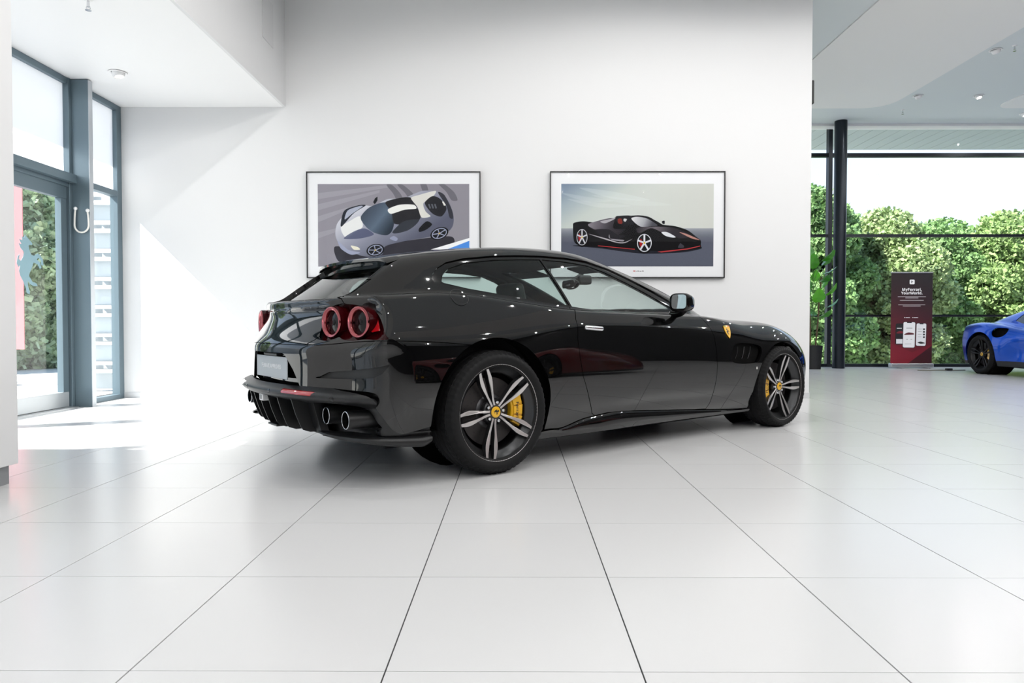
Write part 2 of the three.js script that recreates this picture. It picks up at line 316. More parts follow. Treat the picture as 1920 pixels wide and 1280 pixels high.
// keeps the part of a panel where g < 0; splits triangles along g = 0. The new edges are kept as m.cut
function clip(m, g, refine = 1) {
  let { pos, nor, tri } = m; pos = pos.slice(); nor = nor.slice(); tri = tri.slice();
  let val = []; for (let v = 0; v < pos.length; v += 3) val.push(g(pos[v], pos[v + 1], pos[v + 2]));
  const point = (a, b, t, list) => {
    const i = pos.length / 3;
    for (let k = 0; k < 3; k++) { pos.push(lerp(pos[a * 3 + k], pos[b * 3 + k], t)); nor.push(lerp(nor[a * 3 + k], nor[b * 3 + k], t)); }
    const l = Math.hypot(nor[i * 3], nor[i * 3 + 1], nor[i * 3 + 2]) || 1; for (let k = 0; k < 3; k++) nor[i * 3 + k] /= l;
    val.push(g(pos[i * 3], pos[i * 3 + 1], pos[i * 3 + 2])); return i;
  };
  for (let r = 0; r < refine; r++) {           // finer triangles where the edge runs
    const mids = new Map(), mid = (a, b) => { const k = a < b ? a * 1e7 + b : b * 1e7 + a; if (!mids.has(k)) mids.set(k, point(a, b, 0.5)); return mids.get(k); };
    const cross = (t) => { const a = val[tri[t]], b = val[tri[t + 1]], c = val[tri[t + 2]], s = Math.min(Math.abs(a), Math.abs(b), Math.abs(c)); return (a < 0) !== (b < 0) || (b < 0) !== (c < 0) || s < 0.006; };
    const split = new Set(), edge = (a, b) => (a < b ? a * 1e7 + b : b * 1e7 + a);
    for (let t = 0; t < tri.length; t += 3) if (cross(t)) for (let k = 0; k < 3; k++) split.add(edge(tri[t + k], tri[t + (k + 1) % 3]));
    const out = [];
    for (let t = 0; t < tri.length; t += 3) {
      const v = [tri[t], tri[t + 1], tri[t + 2]], e = v.map((a, k) => split.has(edge(a, v[(k + 1) % 3]))), n = e.filter(Boolean).length;
      if (!n) out.push(...v);
      else if (n === 3) { const [p, q, s] = v.map((a, k) => mid(a, v[(k + 1) % 3])); out.push(v[0], p, s, p, v[1], q, s, q, v[2], p, q, s); }
      else if (n === 1) { const k = e.indexOf(true), a = v[k], b = v[(k + 1) % 3], c = v[(k + 2) % 3], p = mid(a, b); out.push(a, p, c, p, b, c); }
      else { const k = e.indexOf(false), a = v[k], b = v[(k + 1) % 3], c = v[(k + 2) % 3], p = mid(b, c), q = mid(c, a); out.push(a, b, p, a, p, q, q, p, c); }
    }
    tri = out;
  }
  const cuts = new Map(), cutAt = (a, b) => {
    const k = a < b ? a * 1e7 + b : b * 1e7 + a; if (cuts.has(k)) return cuts.get(k);
    let lo = 0, hi = 1, neg = val[a] < 0;
    for (let it = 0; it < 14; it++) { const t = (lo + hi) / 2, s = g(lerp(pos[a * 3], pos[b * 3], t), lerp(pos[a * 3 + 1], pos[b * 3 + 1], t), lerp(pos[a * 3 + 2], pos[b * 3 + 2], t)) < 0; if (s === neg) lo = t; else hi = t; }
    const i = point(a, b, (lo + hi) / 2); cuts.set(k, i); return i;
  };
  const out = [], edges = (m.cut || []).slice();
  for (let t = 0; t < tri.length; t += 3) {
    const v = [tri[t], tri[t + 1], tri[t + 2]], s = v.map((a) => val[a] < 0), n = s.filter(Boolean).length;
    if (n === 3) out.push(...v);
    else if (n === 1) { const k = s.indexOf(true), a = v[k], p = cutAt(a, v[(k + 1) % 3]), q = cutAt(a, v[(k + 2) % 3]); out.push(a, p, q); edges.push(p, q); }
    else if (n === 2) { const k = s.indexOf(false), b = v[(k + 1) % 3], c = v[(k + 2) % 3], p = cutAt(b, v[k]), q = cutAt(c, v[k]); out.push(b, c, q, b, q, p); edges.push(q, p); }
  }
  // pack
  const map = new Map(), np = [], nn = [], use = (a) => { if (!map.has(a)) { map.set(a, np.length / 3); np.push(pos[a * 3], pos[a * 3 + 1], pos[a * 3 + 2]); nn.push(nor[a * 3], nor[a * 3 + 1], nor[a * 3 + 2]); } return map.get(a); };
  const nt = out.map(use), cut = []; for (let e = 0; e < edges.length; e += 2) if (map.has(edges[e]) && map.has(edges[e + 1])) cut.push(map.get(edges[e]), map.get(edges[e + 1]));
  return { pos: np, nor: nn, tri: nt, cut };
}
// moves a panel along its normals
function shift(m, d) { const pos = m.pos.map((p, i) => p + m.nor[i] * d); return { ...m, pos }; }
function warp(m, fn) { const pos = m.pos.slice(); for (let v = 0; v < pos.length; v += 3) { const q = fn(pos[v], pos[v + 1], pos[v + 2], m.nor[v], m.nor[v + 1], m.nor[v + 2]); pos[v] = q[0]; pos[v + 1] = q[1]; pos[v + 2] = q[2]; } return { ...m, pos }; }
// geometry of a panel (side +1: as built, -1: mirrored) with the cut edges turned inwards by depth
function panel(m, depth = 0.012, sides = [1]) {
  const P = [], N = [], T = [];
  for (const s of sides) {
    const o = P.length / 3;
    for (let v = 0; v < m.pos.length; v += 3) { P.push(m.pos[v], m.pos[v + 1], s * m.pos[v + 2]); N.push(m.nor[v], m.nor[v + 1], s * m.nor[v + 2]); }
    for (let t = 0; t < m.tri.length; t += 3) s > 0 ? T.push(o + m.tri[t], o + m.tri[t + 1], o + m.tri[t + 2]) : T.push(o + m.tri[t], o + m.tri[t + 2], o + m.tri[t + 1]);
    if (depth && m.cut) for (let e = 0; e < m.cut.length; e += 2) {
      const a = m.cut[e] * 3, b = m.cut[e + 1] * 3, q = P.length / 3;
      const A = [m.pos[a], m.pos[a + 1], m.pos[a + 2]], B = [m.pos[b], m.pos[b + 1], m.pos[b + 2]], na = m.nor.slice(a, a + 3), nb = m.nor.slice(b, b + 3);
      const A2 = A.map((p, k) => p - na[k] * depth), B2 = B.map((p, k) => p - nb[k] * depth);
      const dx = [B[0] - A[0], B[1] - A[1], B[2] - A[2]], fn = [na[1] * dx[2] - na[2] * dx[1], na[2] * dx[0] - na[0] * dx[2], na[0] * dx[1] - na[1] * dx[0]], l = Math.hypot(...fn) || 1;
      for (const p of [A, B, B2, A2]) { P.push(p[0], p[1], s * p[2]); N.push(-fn[0] / l, -fn[1] / l, -s * fn[2] / l); }
      s > 0 ? T.push(q, q + 2, q + 1, q, q + 3, q + 2) : T.push(q, q + 1, q + 2, q, q + 2, q + 3);
    }
  }
  const g = new THREE.BufferGeometry();
  g.setAttribute('position', new THREE.Float32BufferAttribute(P, 3)); g.setAttribute('normal', new THREE.Float32BufferAttribute(N, 3)); g.setIndex(T); return g;
}
// signed distance (negative inside) to a closed outline of [a, b] pairs; smoothed = true runs a spline through them
function outline(pts, smoothed = false, n = 90) {
  let p = pts;
  if (smoothed) p = new THREE.CatmullRomCurve3(pts.map((q) => V(q[0], q[1], 0)), true, 'centripetal').getPoints(n).map((q) => [q.x, q.y]);
  const N = p.length, bb = [Math.min(...p.map((q) => q[0])), Math.max(...p.map((q) => q[0])), Math.min(...p.map((q) => q[1])), Math.max(...p.map((q) => q[1]))];
  return (x, y) => {
    const far = Math.max(bb[0] - x, x - bb[1], bb[2] - y, y - bb[3]); if (far > 0.1) return far;
    let d = 1e9, inside = false;
    for (let i = 0, j = N - 1; i < N; j = i++) {
      const ax = p[j][0], ay = p[j][1], bx = p[i][0], by = p[i][1], ex = bx - ax, ey = by - ay, t = clamp(((x - ax) * ex + (y - ay) * ey) / (ex * ex + ey * ey + 1e-12), 0, 1);
      const dx = x - ax - ex * t, dy = y - ay - ey * t; d = Math.min(d, dx * dx + dy * dy);
      if ((ay > y) !== (by > y) && x < ax + (y - ay) / (by - ay) * ex) inside = !inside;
    }
    return inside ? -Math.sqrt(d) : Math.sqrt(d);
  };
}
// ---------------------------------------------------------------- the shape of the black estate coupe
// x forward from the rear axle, y up, z to the car's right
const plan = spl([[-1.0, 0.93], [-0.5, 0.968], [-0.05, 0.985], [0.35, 0.972], [0.75, 0.945], [1.2, 0.928], [1.7, 0.922], [2.2, 0.937], [2.65, 0.96], [3.0, 0.965], [3.35, 0.930], [3.7, 0.84], [4.0, 0.72]]);
const creaseY = spl([[-1, 0.80], [-0.5, 0.785], [-0.1, 0.79], [0.3, 0.825], [0.65, 0.845], [1.1, 0.845], [1.7, 0.825], [2.2, 0.79], [2.6, 0.755], [3.0, 0.725], [3.5, 0.63], [4, 0.55]]);
const creaseR = spl([[-1, 0.06], [-0.5, 0.08], [0, 0.10], [0.35, 0.06], [0.7, 0.016], [1.2, 0.014], [1.8, 0.018], [2.3, 0.06], [2.9, 0.12], [3.6, 0.14]]);
const sideW = (x, y) => {
  const a = Math.max(0, 0.56 - y), b = Math.max(0, y - 0.56);
  return plan(x) - 0.62 * a * a - 0.06 * b * b - 0.56 * ramp(y - creaseY(x), creaseR(x));
};
const deckY = spl([[-1.0, 0.972], [-0.9, 0.985], [-0.6, 1.005], [-0.25, 1.025], [0.1, 1.0], [0.5, 0.955], [1.0, 0.935], [1.6, 0.925], [2.0, 0.915], [2.4, 0.895], [2.8, 0.870], [3.12, 0.842], [3.5, 0.73], [3.8, 0.61], [4.0, 0.5]]);
const topY = (x, z) => deckY(x) + 0.025 * Math.exp(-(((Math.abs(z) - 0.7) / 0.16) ** 2)) * sstep(2.2, 2.8, x) - 0.03 * z * z * sstep(2.0, 2.8, x);
const tailX = spl([[0.2, -0.96], [0.44, -0.985], [0.55, -0.985], [0.66, -0.99], [0.735, -0.985], [0.80, -0.945], [0.87, -0.905], [0.93, -0.888], [0.985, -0.902]]);
const rearX = (y, z) => tailX(clamp(y, 0.2, 1.05)) + 0.31 * z * z;
const noseX = (y, z) => 3.955 - 1.5 * Math.max(0, y - 0.45) ** 2 - 0.1 * Math.max(0, 0.3 - y) ** 2 - 0.52 * z * z;
const lower = (x, y, z) => {
  let d = smax(z - sideW(x, y), y - topY(x, z), lerp(0.035, 0.16, sstep(2.0, 2.7, x)));
  d = smax(d, rearX(y, z) - x, lerp(0.16, 0.035, sstep(0.68, 0.82, y)));
  return smax(d, x - noseX(y, z), 0.2);
};
const cabinW = spl([[-0.95, 0.48], [-0.7, 0.575], [-0.46, 0.65], [-0.2, 0.725], [0.1, 0.785], [0.5, 0.81], [1.0, 0.81], [1.5, 0.80], [1.9, 0.775], [2.3, 0.74], [2.7, 0.70]]);
const roofY = spl([[-0.8, 1.17], [-0.435, 1.258], [-0.166, 1.309], [0.106, 1.348], [0.314, 1.370], [0.58, 1.382], [0.867, 1.383], [1.08, 1.372], [1.3, 1.338], [1.53, 1.286], [1.81, 1.211], [2.11, 1.118], [2.45, 0.985], [2.75, 0.84]]);
const roofT = (x, z) => roofY(x + 0.62 * z * z * sstep(0.4, 1.4, x)) - 0.10 * z * z;
const hatchX = (y, z) => -0.815 + (y - 0.985) * 1.42 + 0.22 * z * z;
const cabin = (x, y, z) => {
  let d = smax(z - (cabinW(x) - 0.46 * (y - 0.95) - 0.28 * (y - 0.95) * Math.abs(y - 0.95)), y - roofT(x, z), 0.085);
  return Math.max(smax(d, (hatchX(y, z) - x) * 0.62, 0.03), deckY(x) - 0.05 - y);
};
const carF = (x, y, z) => { const a = Math.abs(z); return smin(lower(x, y, a), cabin(x, y, a), 0.03); };
// ---------------------------------------------------------------- materials of the cars
M.paint = phys(lin(0.0025, 0.0025, 0.0027), { roughness: 0.02, ior: 1.65 });
M.gloss = phys(lin(0.003, 0.003, 0.003), { roughness: 0.06, ior: 1.5 });
M.satin = std(lin(0.008, 0.0083, 0.009), 0.4);
M.rubber = phys(lin(0.0075, 0.0075, 0.008), { roughness: 0.65, specularIntensity: 0.4 });
M.well = phys(lin(0.003, 0.003, 0.003), { roughness: 0.9, specularIntensity: 0.2 });
M.machined = std(lin(0.62, 0.60, 0.59), 0.3, 0.85);
M.rim = std(lin(0.05, 0.051, 0.053), 0.3, 0.75);
M.darkrim = std(lin(0.02, 0.02, 0.021), 0.35, 0.5);
M.yellow = phys(lin(0.78, 0.42, 0.005), { roughness: 0.35, clearcoat: 0.7 });
M.disc = std(lin(0.05, 0.046, 0.046), 0.4, 0.6);
M.carglass = phys(lin(0.86, 0.93, 0.91), { roughness: 0, transmission: 1, thickness: 0, ior: 1.5 });
M.tinted = phys(lin(0.42, 0.46, 0.45), { roughness: 0, transmission: 1, thickness: 0, ior: 1.5 });
M.cabinFabric = phys(lin(0.006, 0.006, 0.0065), { roughness: 0.9, specularIntensity: 0.3 });
M.leather = std(lin(0.016, 0.015, 0.015), 0.5);
M.redlens = phys(lin(0.42, 0.004, 0.008), { roughness: 0.06, clearcoat: 1 });
M.deepred = phys(lin(0.03, 0.001, 0.002), { roughness: 0.06, specularIntensity: 0.6 });
M.redchrome = std(lin(0.42, 0.12, 0.13), 0.05, 1);
M.smoke = phys(lin(0.004, 0.004, 0.005), { roughness: 0.05, specularIntensity: 0.5 });
// the rearing horse, facing right, in a unit box
const HORSE = [[.30, 1], [.36, .965], [.44, .93], [.56, .875], [.56, .845], [.48, .84], [.415, .825], [.45, .75], [.52, .675], [.62, .665], [.76, .715], [.85, .69], [.95, .63], [.985, .52], [.91, .515], [.88, .60], [.79, .645], [.72, .61], [.84, .565], [.90, .47], [.83, .455], [.76, .525], [.60, .55], [.53, .45], [.45, .37], [.42, .31], [.55, .215], [.70, .195], [.74, .15], [.60, .145], [.48, .17], [.37, .225], [.38, .13], [.44, .04], [.43, 0], [.33, .02], [.30, .11], [.21, .20], [.10, .30], [.06, .38], [.10, .47], [.04, .44], [-.02, .50], [.02, .62], [.10, .66], [.06, .58], [.13, .55], [.21, .62], [.25, .70], [.13, .76], [.06, .84], [.16, .83], [.08, .91], [.19, .90], [.18, .96], [.26, .95]];
const horsePath = (g, x, y, w, h) => { g.beginPath(); HORSE.forEach(([a, b], i) => g[i ? 'lineTo' : 'moveTo'](x + a * w, y + (1 - b) * h)); g.closePath(); g.fill(); };
const horseShape = (w, h) => HORSE.map(([a, b]) => [(a - 0.5) * w, (b - 0.5) * h]);

// ---------------------------------------------------------------- wheels
// axis along +z (outer face at z = 0), centre at the origin
function wheel(parent, { R, rim, width, dark, caliper, twist = 0, side = 1 }) {
  const tyre = [], sw = width * 0.5, zc = -sw + 0.012;
  { // tread with grooves, shoulders with slits
    const prof = [[rim - 0.012, sw - 0.02], [rim + 0.004, sw - 0.006], [rim + 0.02, sw - 0.001], [lerp(rim, R, 0.45), sw + 0.004], [lerp(rim, R, 0.72), sw - 0.002], [R - 0.022, sw - 0.014], [R - 0.010, sw - 0.026], [R - 0.003, sw - 0.042]];
    const gs = [sw * 0.66, sw * 0.28, -sw * 0.12, -sw * 0.5];
    let z = sw - 0.05; const tread = [[R - 0.001, sw - 0.05]];
    for (const gz of gs) tread.push([R, gz + 0.006], [R - 0.007, gz + 0.0045], [R - 0.007, gz - 0.0045], [R, gz - 0.006]);
    const all = [...prof, ...tread, [R - 0.001, -sw + 0.05], ...prof.slice().reverse().map(([r, q]) => [r, -q])];
    const n = 180, P = [], I = [];
    for (let a = 0; a <= n; a++) { const t = a / n * Math.PI * 2; for (const [r, q] of all) { const slit = a % 3 === 0 && r > R - 0.03 && Math.abs(q) > sw - 0.06 ? 0.005 : 0; P.push(Math.cos(t) * (r - slit), Math.sin(t) * (r - slit), q + zc); } }
    const k = all.length; for (let a = 0; a < n; a++) for (let j = 0; j < k - 1; j++) { const p = a * k + j; I.push(p, p + 1, p + k, p + 1, p + k + 1, p + k); }
    const g = new THREE.BufferGeometry(); g.setAttribute('position', new THREE.Float32BufferAttribute(P, 3)); g.setIndex(I); g.computeVertexNormals();
    add('tyre', g, M.rubber, parent);
  }
  const rot = (g) => g.rotateX(Math.PI / 2);                       // lathe axis y -> z
  const face = dark ? M.darkrim : M.machined, body = dark ? M.darkrim : M.rim;
  add('rim_lip', rot(lathe([[rim - 0.008, -0.022], [rim - 0.0065, -0.004], [rim + 0.001, 0.0035], [rim + 0.0065, -0.001], [rim + 0.006, -0.012]], 96)), face, parent);
  add('rim_barrel', rot(lathe([[rim - 0.007, -0.004], [rim - 0.012, -0.03], [rim - 0.045, -0.05], [rim - 0.052, -0.065], [rim - 0.042, -0.075], [rim - 0.034, -0.10], [rim - 0.03, -width + 0.03]], 72)), body, parent);
  const hubZ = -0.045, N = 5;
  // a spoke: a bar bowed in plan, leaning out from the hub to the lip
  const bar = (sgn, w0, w1, wm) => {
    const s = new THREE.Shape(), n = 14, L = [], Rr = [];
    for (let i = 0; i <= n; i++) {
      const u = i / n, r = lerp(0.03, rim + 0.001, u), c = sgn * (0.0085 + 0.0165 * Math.pow(u, 1.1) + 0.011 * Math.sin(Math.PI * Math.pow(u, 1.5)) * (u > 0.3 ? 1 : u / 0.3));
      const w = lerp(w0, w1, u) + wm * Math.exp(-(((u - 0.66) / 0.2) ** 2)); L.push([r, c - w / 2]); Rr.push([r, c + w / 2]);
    }
    return [...L, ...Rr.reverse()];
  };
  const bend = (g) => { const p = g.attributes.position; for (let i = 0; i < p.count; i++) { const r = Math.hypot(p.getX(i), p.getY(i)), u = clamp(r / rim, 0, 1); p.setZ(i, p.getZ(i) + lerp(hubZ, -0.008, Math.pow(u, 1.6))); } g.computeVertexNormals(); return g; };
  const shapes = [-1, 1].map((sg) => bar(sg, 0.012, 0.014, 0.011));
  const bodyG = shapes.map((sh) => bend(extrude(sh, 0.034, 0).translate(0, 0, -0.034))), faceG = shapes.map((sh) => bend(extrude(sh, 0.0016, 0.0006)));
  for (let k = 0; k < N; k++) for (let b = 0; b < 2; b++) {
    const m = add('spoke', bodyG[b], body, parent); m.rotation.z = twist + k / N * Math.PI * 2;
    const f = add('spoke_face', faceG[b], face, m); f.position.z = 0.0002;
  }
  add('hub', rot(lathe([[0.001, hubZ - 0.05], [0.075, hubZ - 0.05], [0.078, hubZ - 0.016], [0.062, hubZ - 0.010], [0.045, hubZ + 0.002], [0.036, hubZ + 0.006], [0.001, hubZ + 0.006]].map(([a, b]) => [a, b]), 40)), body, parent);
  const nut = rot(lathe([[0.001, 0.012], [0.009, 0.010], [0.0105, 0], [0.013, -0.004]], 12));
  for (let k = 0; k < N; k++) { const a = twist + (k + 0.5) / N * Math.PI * 2, m = add('lug_nut', nut, dark ? M.darkrim : M.chrome, parent); m.position.set(Math.cos(a) * 0.056, Math.sin(a) * 0.056, hubZ + 0.0); }
  const cap = add('centre_cap', rot(lathe([[0.001, hubZ + 0.013], [0.028, hubZ + 0.012], [0.032, hubZ + 0.008], [0.034, hubZ - 0.005]], 36)), M.yellow, parent); cap.userData.label = 'yellow centre cap with black rearing horse';
  add('cap_horse', extrude(horseShape(0.030, 0.038), 0.001).rotateZ(-Math.PI / 2).translate(0, 0, hubZ + 0.0125), M.black, cap);
  // brake
  const disc = add('brake_disc', [rot(lathe([[0.10, -0.095], [0.195, -0.095], [0.197, -0.099], [0.197, -0.125], [0.10, -0.128]], 72))], M.disc, parent);
  add('disc_bell', rot(lathe([[0.001, -0.085], [0.085, -0.086], [0.096, -0.092], [0.104, -0.10]], 48)), std(lin(0.10, 0.10, 0.105), 0.35, 0.7), disc);
  const hole = new THREE.CircleGeometry(0.0045, 8), holes = [];
  for (let k = 0; k < 48; k++) holes.push(hole.clone().translate(Math.cos(k * 0.1309) * (0.125 + (k % 4) * 0.017), Math.sin(k * 0.1309) * (0.125 + (k % 4) * 0.017), -0.0945));
  add('drilled_hole', holes, M.black, disc).userData.kind = 'stuff';
  if (caliper !== undefined) {
    const c = new THREE.Group(); c.name = 'brake_caliper'; c.rotation.z = caliper; parent.add(c); c.userData.label = 'yellow brake caliper';
    const sec = new THREE.Shape(); sec.absarc(0, 0, 0.212, -0.5, 0.5, false); sec.lineTo(Math.cos(0.44) * 0.128, Math.sin(0.44) * 0.128); sec.absarc(0, 0, 0.128, 0.40, -0.40, true); sec.closePath();
    add('caliper_body', extrude(sec, 0.045, 0.008).translate(0, 0, -0.112), M.yellow, c);
    for (const a of [-0.34, 0, 0.34]) add('caliper_rib', extrude([[0.140, -0.022], [0.202, -0.030], [0.206, 0.030], [0.140, 0.022]], 0.012, 0.005).rotateZ(a).translate(0, 0, -0.066), M.yellow, c);
    add('caliper_lettering', textGeo('Ferrari', 0.021, 0.001).rotateZ(-Math.PI / 2).translate(0.166, 0, -0.0495), M.black, c);
  }
}
// ---------------------------------------------------------------- black estate coupe: panels
const TH = 0.66639, CARX = -0.6841, CARD = 4.6029;
const car = thing('estate_coupe', 'glossy black two-door shooting brake with twin round tail lights and yellow brakes', 'car', [CARX, 0, -CARD], TH);
const RA = [-0.018, 0.362, 0.412], FA = [2.962, 0.318, 0.388];
const MIRROR = [1, -1];
{
  const raw = isoMesh(carF, [-1.12, 0.10, -0.04], [4.06, 1.46, 1.06], 0.0165);
  const half = clip(raw, (x, y, z) => -z, 0); half.cut = [];
  const arch = ([ax, ay, r]) => (x, y) => (y < ay ? Math.abs(x - ax) - r : Math.hypot(x - ax, y - ay) - r);
  const rearArch = arch(RA), frontArch = arch(FA);
  const bumperLow = spl([[-1.1, 0.513], [-0.95, 0.513], [-0.87, 0.510], [-0.81, 0.497], [-0.76, 0.468], [-0.708, 0.397], [-0.641, 0.305], [-0.55, 0.283], [-0.3, 0.27], [-0.2, 0.15]]);
  const DLO = outline([[-.243, 1.113], [-.226, 1.145], [-.19, 1.180], [-.125, 1.217], [-.008, 1.247], [.218, 1.277], [.42, 1.292], [.60, 1.300], [.82, 1.300], [1.02, 1.287], [1.214, 1.245], [1.401, 1.176], [1.594, 1.096], [1.768, 1.017], [1.86, 0.968], [1.84, 0.947], [1.71, 0.942], [1.48, 0.938], [1.25, 0.937], [1.02, 0.940], [.85, 0.950], [.70, 0.962], [.433, 0.989], [.194, 1.022], [-.033, 1.053], [-.19, 1.083], [-.232, 1.094]]);
  const hatchO = outline([[-.2, .985], [.44, .985], [.525, 1.0], [.525, 1.05], [.505, 1.12], [.487, 1.19], [.46, 1.212], [.3, 1.225], [-.2, 1.228]]);
  const hatch = (x, y, z) => (x < -0.3 && y > 0.975 ? Math.max(hatchO(z, y), x - hatchX(y, z) - 0.06) : 0.5);
  const screenO = outline([[1.36, -.2], [1.36, 0], [1.335, .25], [1.26, .45], [1.17, .535], [1.45, .572], [1.8, .622], [2.02, .652], [2.13, .60], [2.3, .40], [2.42, .15], [2.44, 0], [2.44, -.2]]);
  const screen = (x, y, z) => (x > 1.1 && y > 0.93 ? screenO(x, z) : 0.5);
  const doorO = outline([[.70, 1.02], [.683, .962], [.645, .925], [.623, .88], [.617, .763], [.635, .65], [.665, .526], [.735, .39], [.80, .275], [.83, .258], [.954, .268], [1.25, .258], [1.548, .238], [1.9, .214], [2.045, .208], [2.068, .25], [2.079, .378], [2.083, .547], [2.071, .646], [2.049, .755], [2.013, .831], [1.965, .906], [1.90, .945], [1.85, 1.02]]);
  const lights = (x, y, z) => (x < -0.55 && y > 0.6 ? lightO(z, y) : 0.5);
  const lightO = outline([[.492, .86], [.502, .90], [.53, .94], [.585, .957], [.65, .955], [.72, .946], [.785, .93], [.83, .895], [.87, .85], [.905, .805], [.925, .772], [.90, .768], [.82, .770], [.745, .762], [.69, .770], [.66, .780], [.63, .770], [.575, .762], [.525, .778], [.50, .815]], true, 140);
  const plateO = outline([[-.5, .688], [.235, .688], [.262, .676], [.335, .60], [.395, .514], [.395, .40], [-.5, .40]]);
  const plate = (x, y, z) => (x < -0.7 && y < 0.72 ? plateO(z, y) : 0.5);
  const ventO = outline([[2.25, .572], [2.262, .65], [2.285, .685], [2.345, .703], [2.60, .686], [2.638, .668], [2.645, .635], [2.60, .565], [2.575, .551]], true, 80);
  const gillO = outline([[-.905, .562], [-.888, .572], [-.865, .598], [-.80, .612], [-.70, .634], [-.665, .642], [-.70, .595], [-.735, .575], [-.80, .566]], false);
  const gill = (x, y, z) => (x < -0.5 && z > 0.3 ? gillO(x, y) : 0.5);
  const sillY = spl([[.3, .19], [.45, .203], [.56, .208], [.70, .243], [.83, .258], [.954, .268], [1.25, .258], [1.548, .238], [1.9, .214], [2.3, .187], [2.7, .165]]);
  const gap = 0.0024;
  // cutting
  let shell = clip(half, (x, y) => -Math.min(rearArch(x, y), frontArch(x, y)), 1);
  shell = clip(shell, (x, y) => (x < -0.2 ? bumperLow(x) : x < 0.5 ? 0.165 : 0.15) - y, 1);
  shell = clip(shell, (x, y, z) => (y > 0.9 ? -DLO(x, y) : -0.5), 2);
  shell = clip(shell, (x, y, z) => -hatch(x, y, z), 1);
  shell = clip(shell, (x, y, z) => -screen(x, y, z), 1);
  shell = clip(shell, (x, y, z) => -lights(x, y, z), 2);
  shell = clip(shell, (x, y, z) => -plate(x, y, z), 1);
  shell = clip(shell, (x, y) => -ventO(x, y), 2);
  shell = clip(shell, (x, y, z) => -gill(x, y, z), 2);
  const inDoor = (x, y, z) => (z > 0.5 ? doorO(x, y) : 0.5);
  const door = clip(shell, (x, y, z) => inDoor(x, y, z) + gap, 2);
  shell = clip(shell, (x, y, z) => gap - inDoor(x, y, z), 2);
  const sillZone = (x, y) => Math.max(y - sillY(x), 0.30 - x, x - 2.72);
  const skirt = clip(shell, (x, y) => sillZone(x, y) + gap, 1);
  shell = clip(shell, (x, y) => gap - sillZone(x, y), 1);
  // rear bumper: everything behind the arch below the shoulder break
  const breakY = spl([[-1.1, 0.735], [-0.97, 0.737], [-0.9, 0.737], [-0.81, 0.753], [-0.716, 0.763], [-0.6, 0.762], [-0.38, 0.752], [-0.16, 0.732]]);
  const bumperZone = (x, y) => Math.max(y - breakY(x), x + 0.19);
  const bumper = clip(shell, (x, y) => bumperZone(x, y) + gap * 0.8, 1);
  shell = clip(shell, (x, y) => gap * 0.8 - bumperZone(x, y), 1);
  // tailgate
  const gateO = outline([[-.6, .72], [.40, .72], [.45, .74], [.50, .765], [.535, .80], [.56, .86], [.625, .95], [.60, .985], [.532, 1.0], [.53, 1.1], [-.6, 1.1]]);
  const gateZone = (x, y, z) => (x < -0.5 ? gateO(z, y) : 0.5);
  const gate = clip(shell, (x, y, z) => gateZone(x, y, z) + gap, 1);
  shell = clip(shell, (x, y, z) => gap - gateZone(x, y, z), 1);
  const hoodO = outline([[2.10, -.3], [2.10, .60], [2.3, .68], [2.8, .67], [3.3, .63], [3.62, .52], [3.74, .3], [3.78, -.3]]);
  const hoodZone = (x, y, z) => (x > 2 && y > 0.5 ? hoodO(x, z) : 0.5);
  const hood = clip(shell, (x, y, z) => hoodZone(x, y, z) + gap, 1);
  shell = clip(shell, (x, y, z) => gap - hoodZone(x, y, z), 1);
  add('body_shell', panel(shell, 0.014, MIRROR), M.paint, car);
  for (const s of MIRROR) {
    const d = add('door', panel(door, 0.014, [s]), M.paint, car);
    add('side_skirt', skirtGeo(s), M.paint, car);
    if (s > 0) {
      const h = new THREE.Group(); h.name = 'door_handle'; h.userData.label = 'chrome door handle'; car.remove(h); d.add(h);
      add('grip', new THREE.CapsuleGeometry(0.0145, 0.135, 6, 16).scale(1, 1, 0.75).rotateZ(Math.PI / 2 - 0.06).translate(0.765, 0.826, 0.945), M.chrome, h);
      add('recess', new THREE.SphereGeometry(0.04, 24, 12).scale(2.1, 0.85, 0.25).rotateZ(-0.05).translate(0.745, 0.826, 0.921), M.gloss, h);
    }
  }
  function skirtGeo(s) { // upright upper face, an edge, then a face tucked in underneath
    const drop = spl([[.30, 0.002], [.48, 0.006], [.62, 0.035], [.80, 0.070], [1.2, 0.068], [1.6, 0.05], [1.95, 0.032], [2.4, 0.010], [2.72, 0.004]]), P = [], I = [], n = 90, c = new THREE.Vector3();
    for (let i = 0; i <= n; i++) {
      const x = lerp(0.335, 2.60, i / n), yt = sillY(x) - 0.004, z = sideW(x, yt), ye = Math.max(yt - drop(x), 0.165), yb = 0.150;
      for (const [y, o] of [[yt, -0.02], [yt, 0.004], [yt - 0.003, 0.007], [ye + 0.004, 0.012], [ye, 0.011], [lerp(ye, yb, 0.5), 0.011 - 0.45 * (ye - yb) * 0.5], [yb, 0.011 - 0.5 * (ye - yb)], [yb - 0.004, -0.05], [yb, -0.14]]) P.push(x, y, s * (z + o));
    }
    const k = 9; for (let i = 0; i < n; i++) for (let j = 0; j < k - 1; j++) { const a = i * k + j; s > 0 ? I.push(a, a + 1, a + k, a + 1, a + k + 1, a + k) : I.push(a, a + k, a + 1, a + 1, a + k, a + k + 1); }
    const g = new THREE.BufferGeometry(); g.setAttribute('position', new THREE.Float32BufferAttribute(P, 3)); g.setIndex(I); return creased(g.toNonIndexed());
  }
  const bp = add('rear_bumper', panel(bumper, 0.016, MIRROR), M.paint, car);
  const tg = add('tailgate', panel(gate, 0.014, MIRROR), M.paint, car);
  add('bonnet', panel(hood, 0.014, MIRROR), M.paint, car);
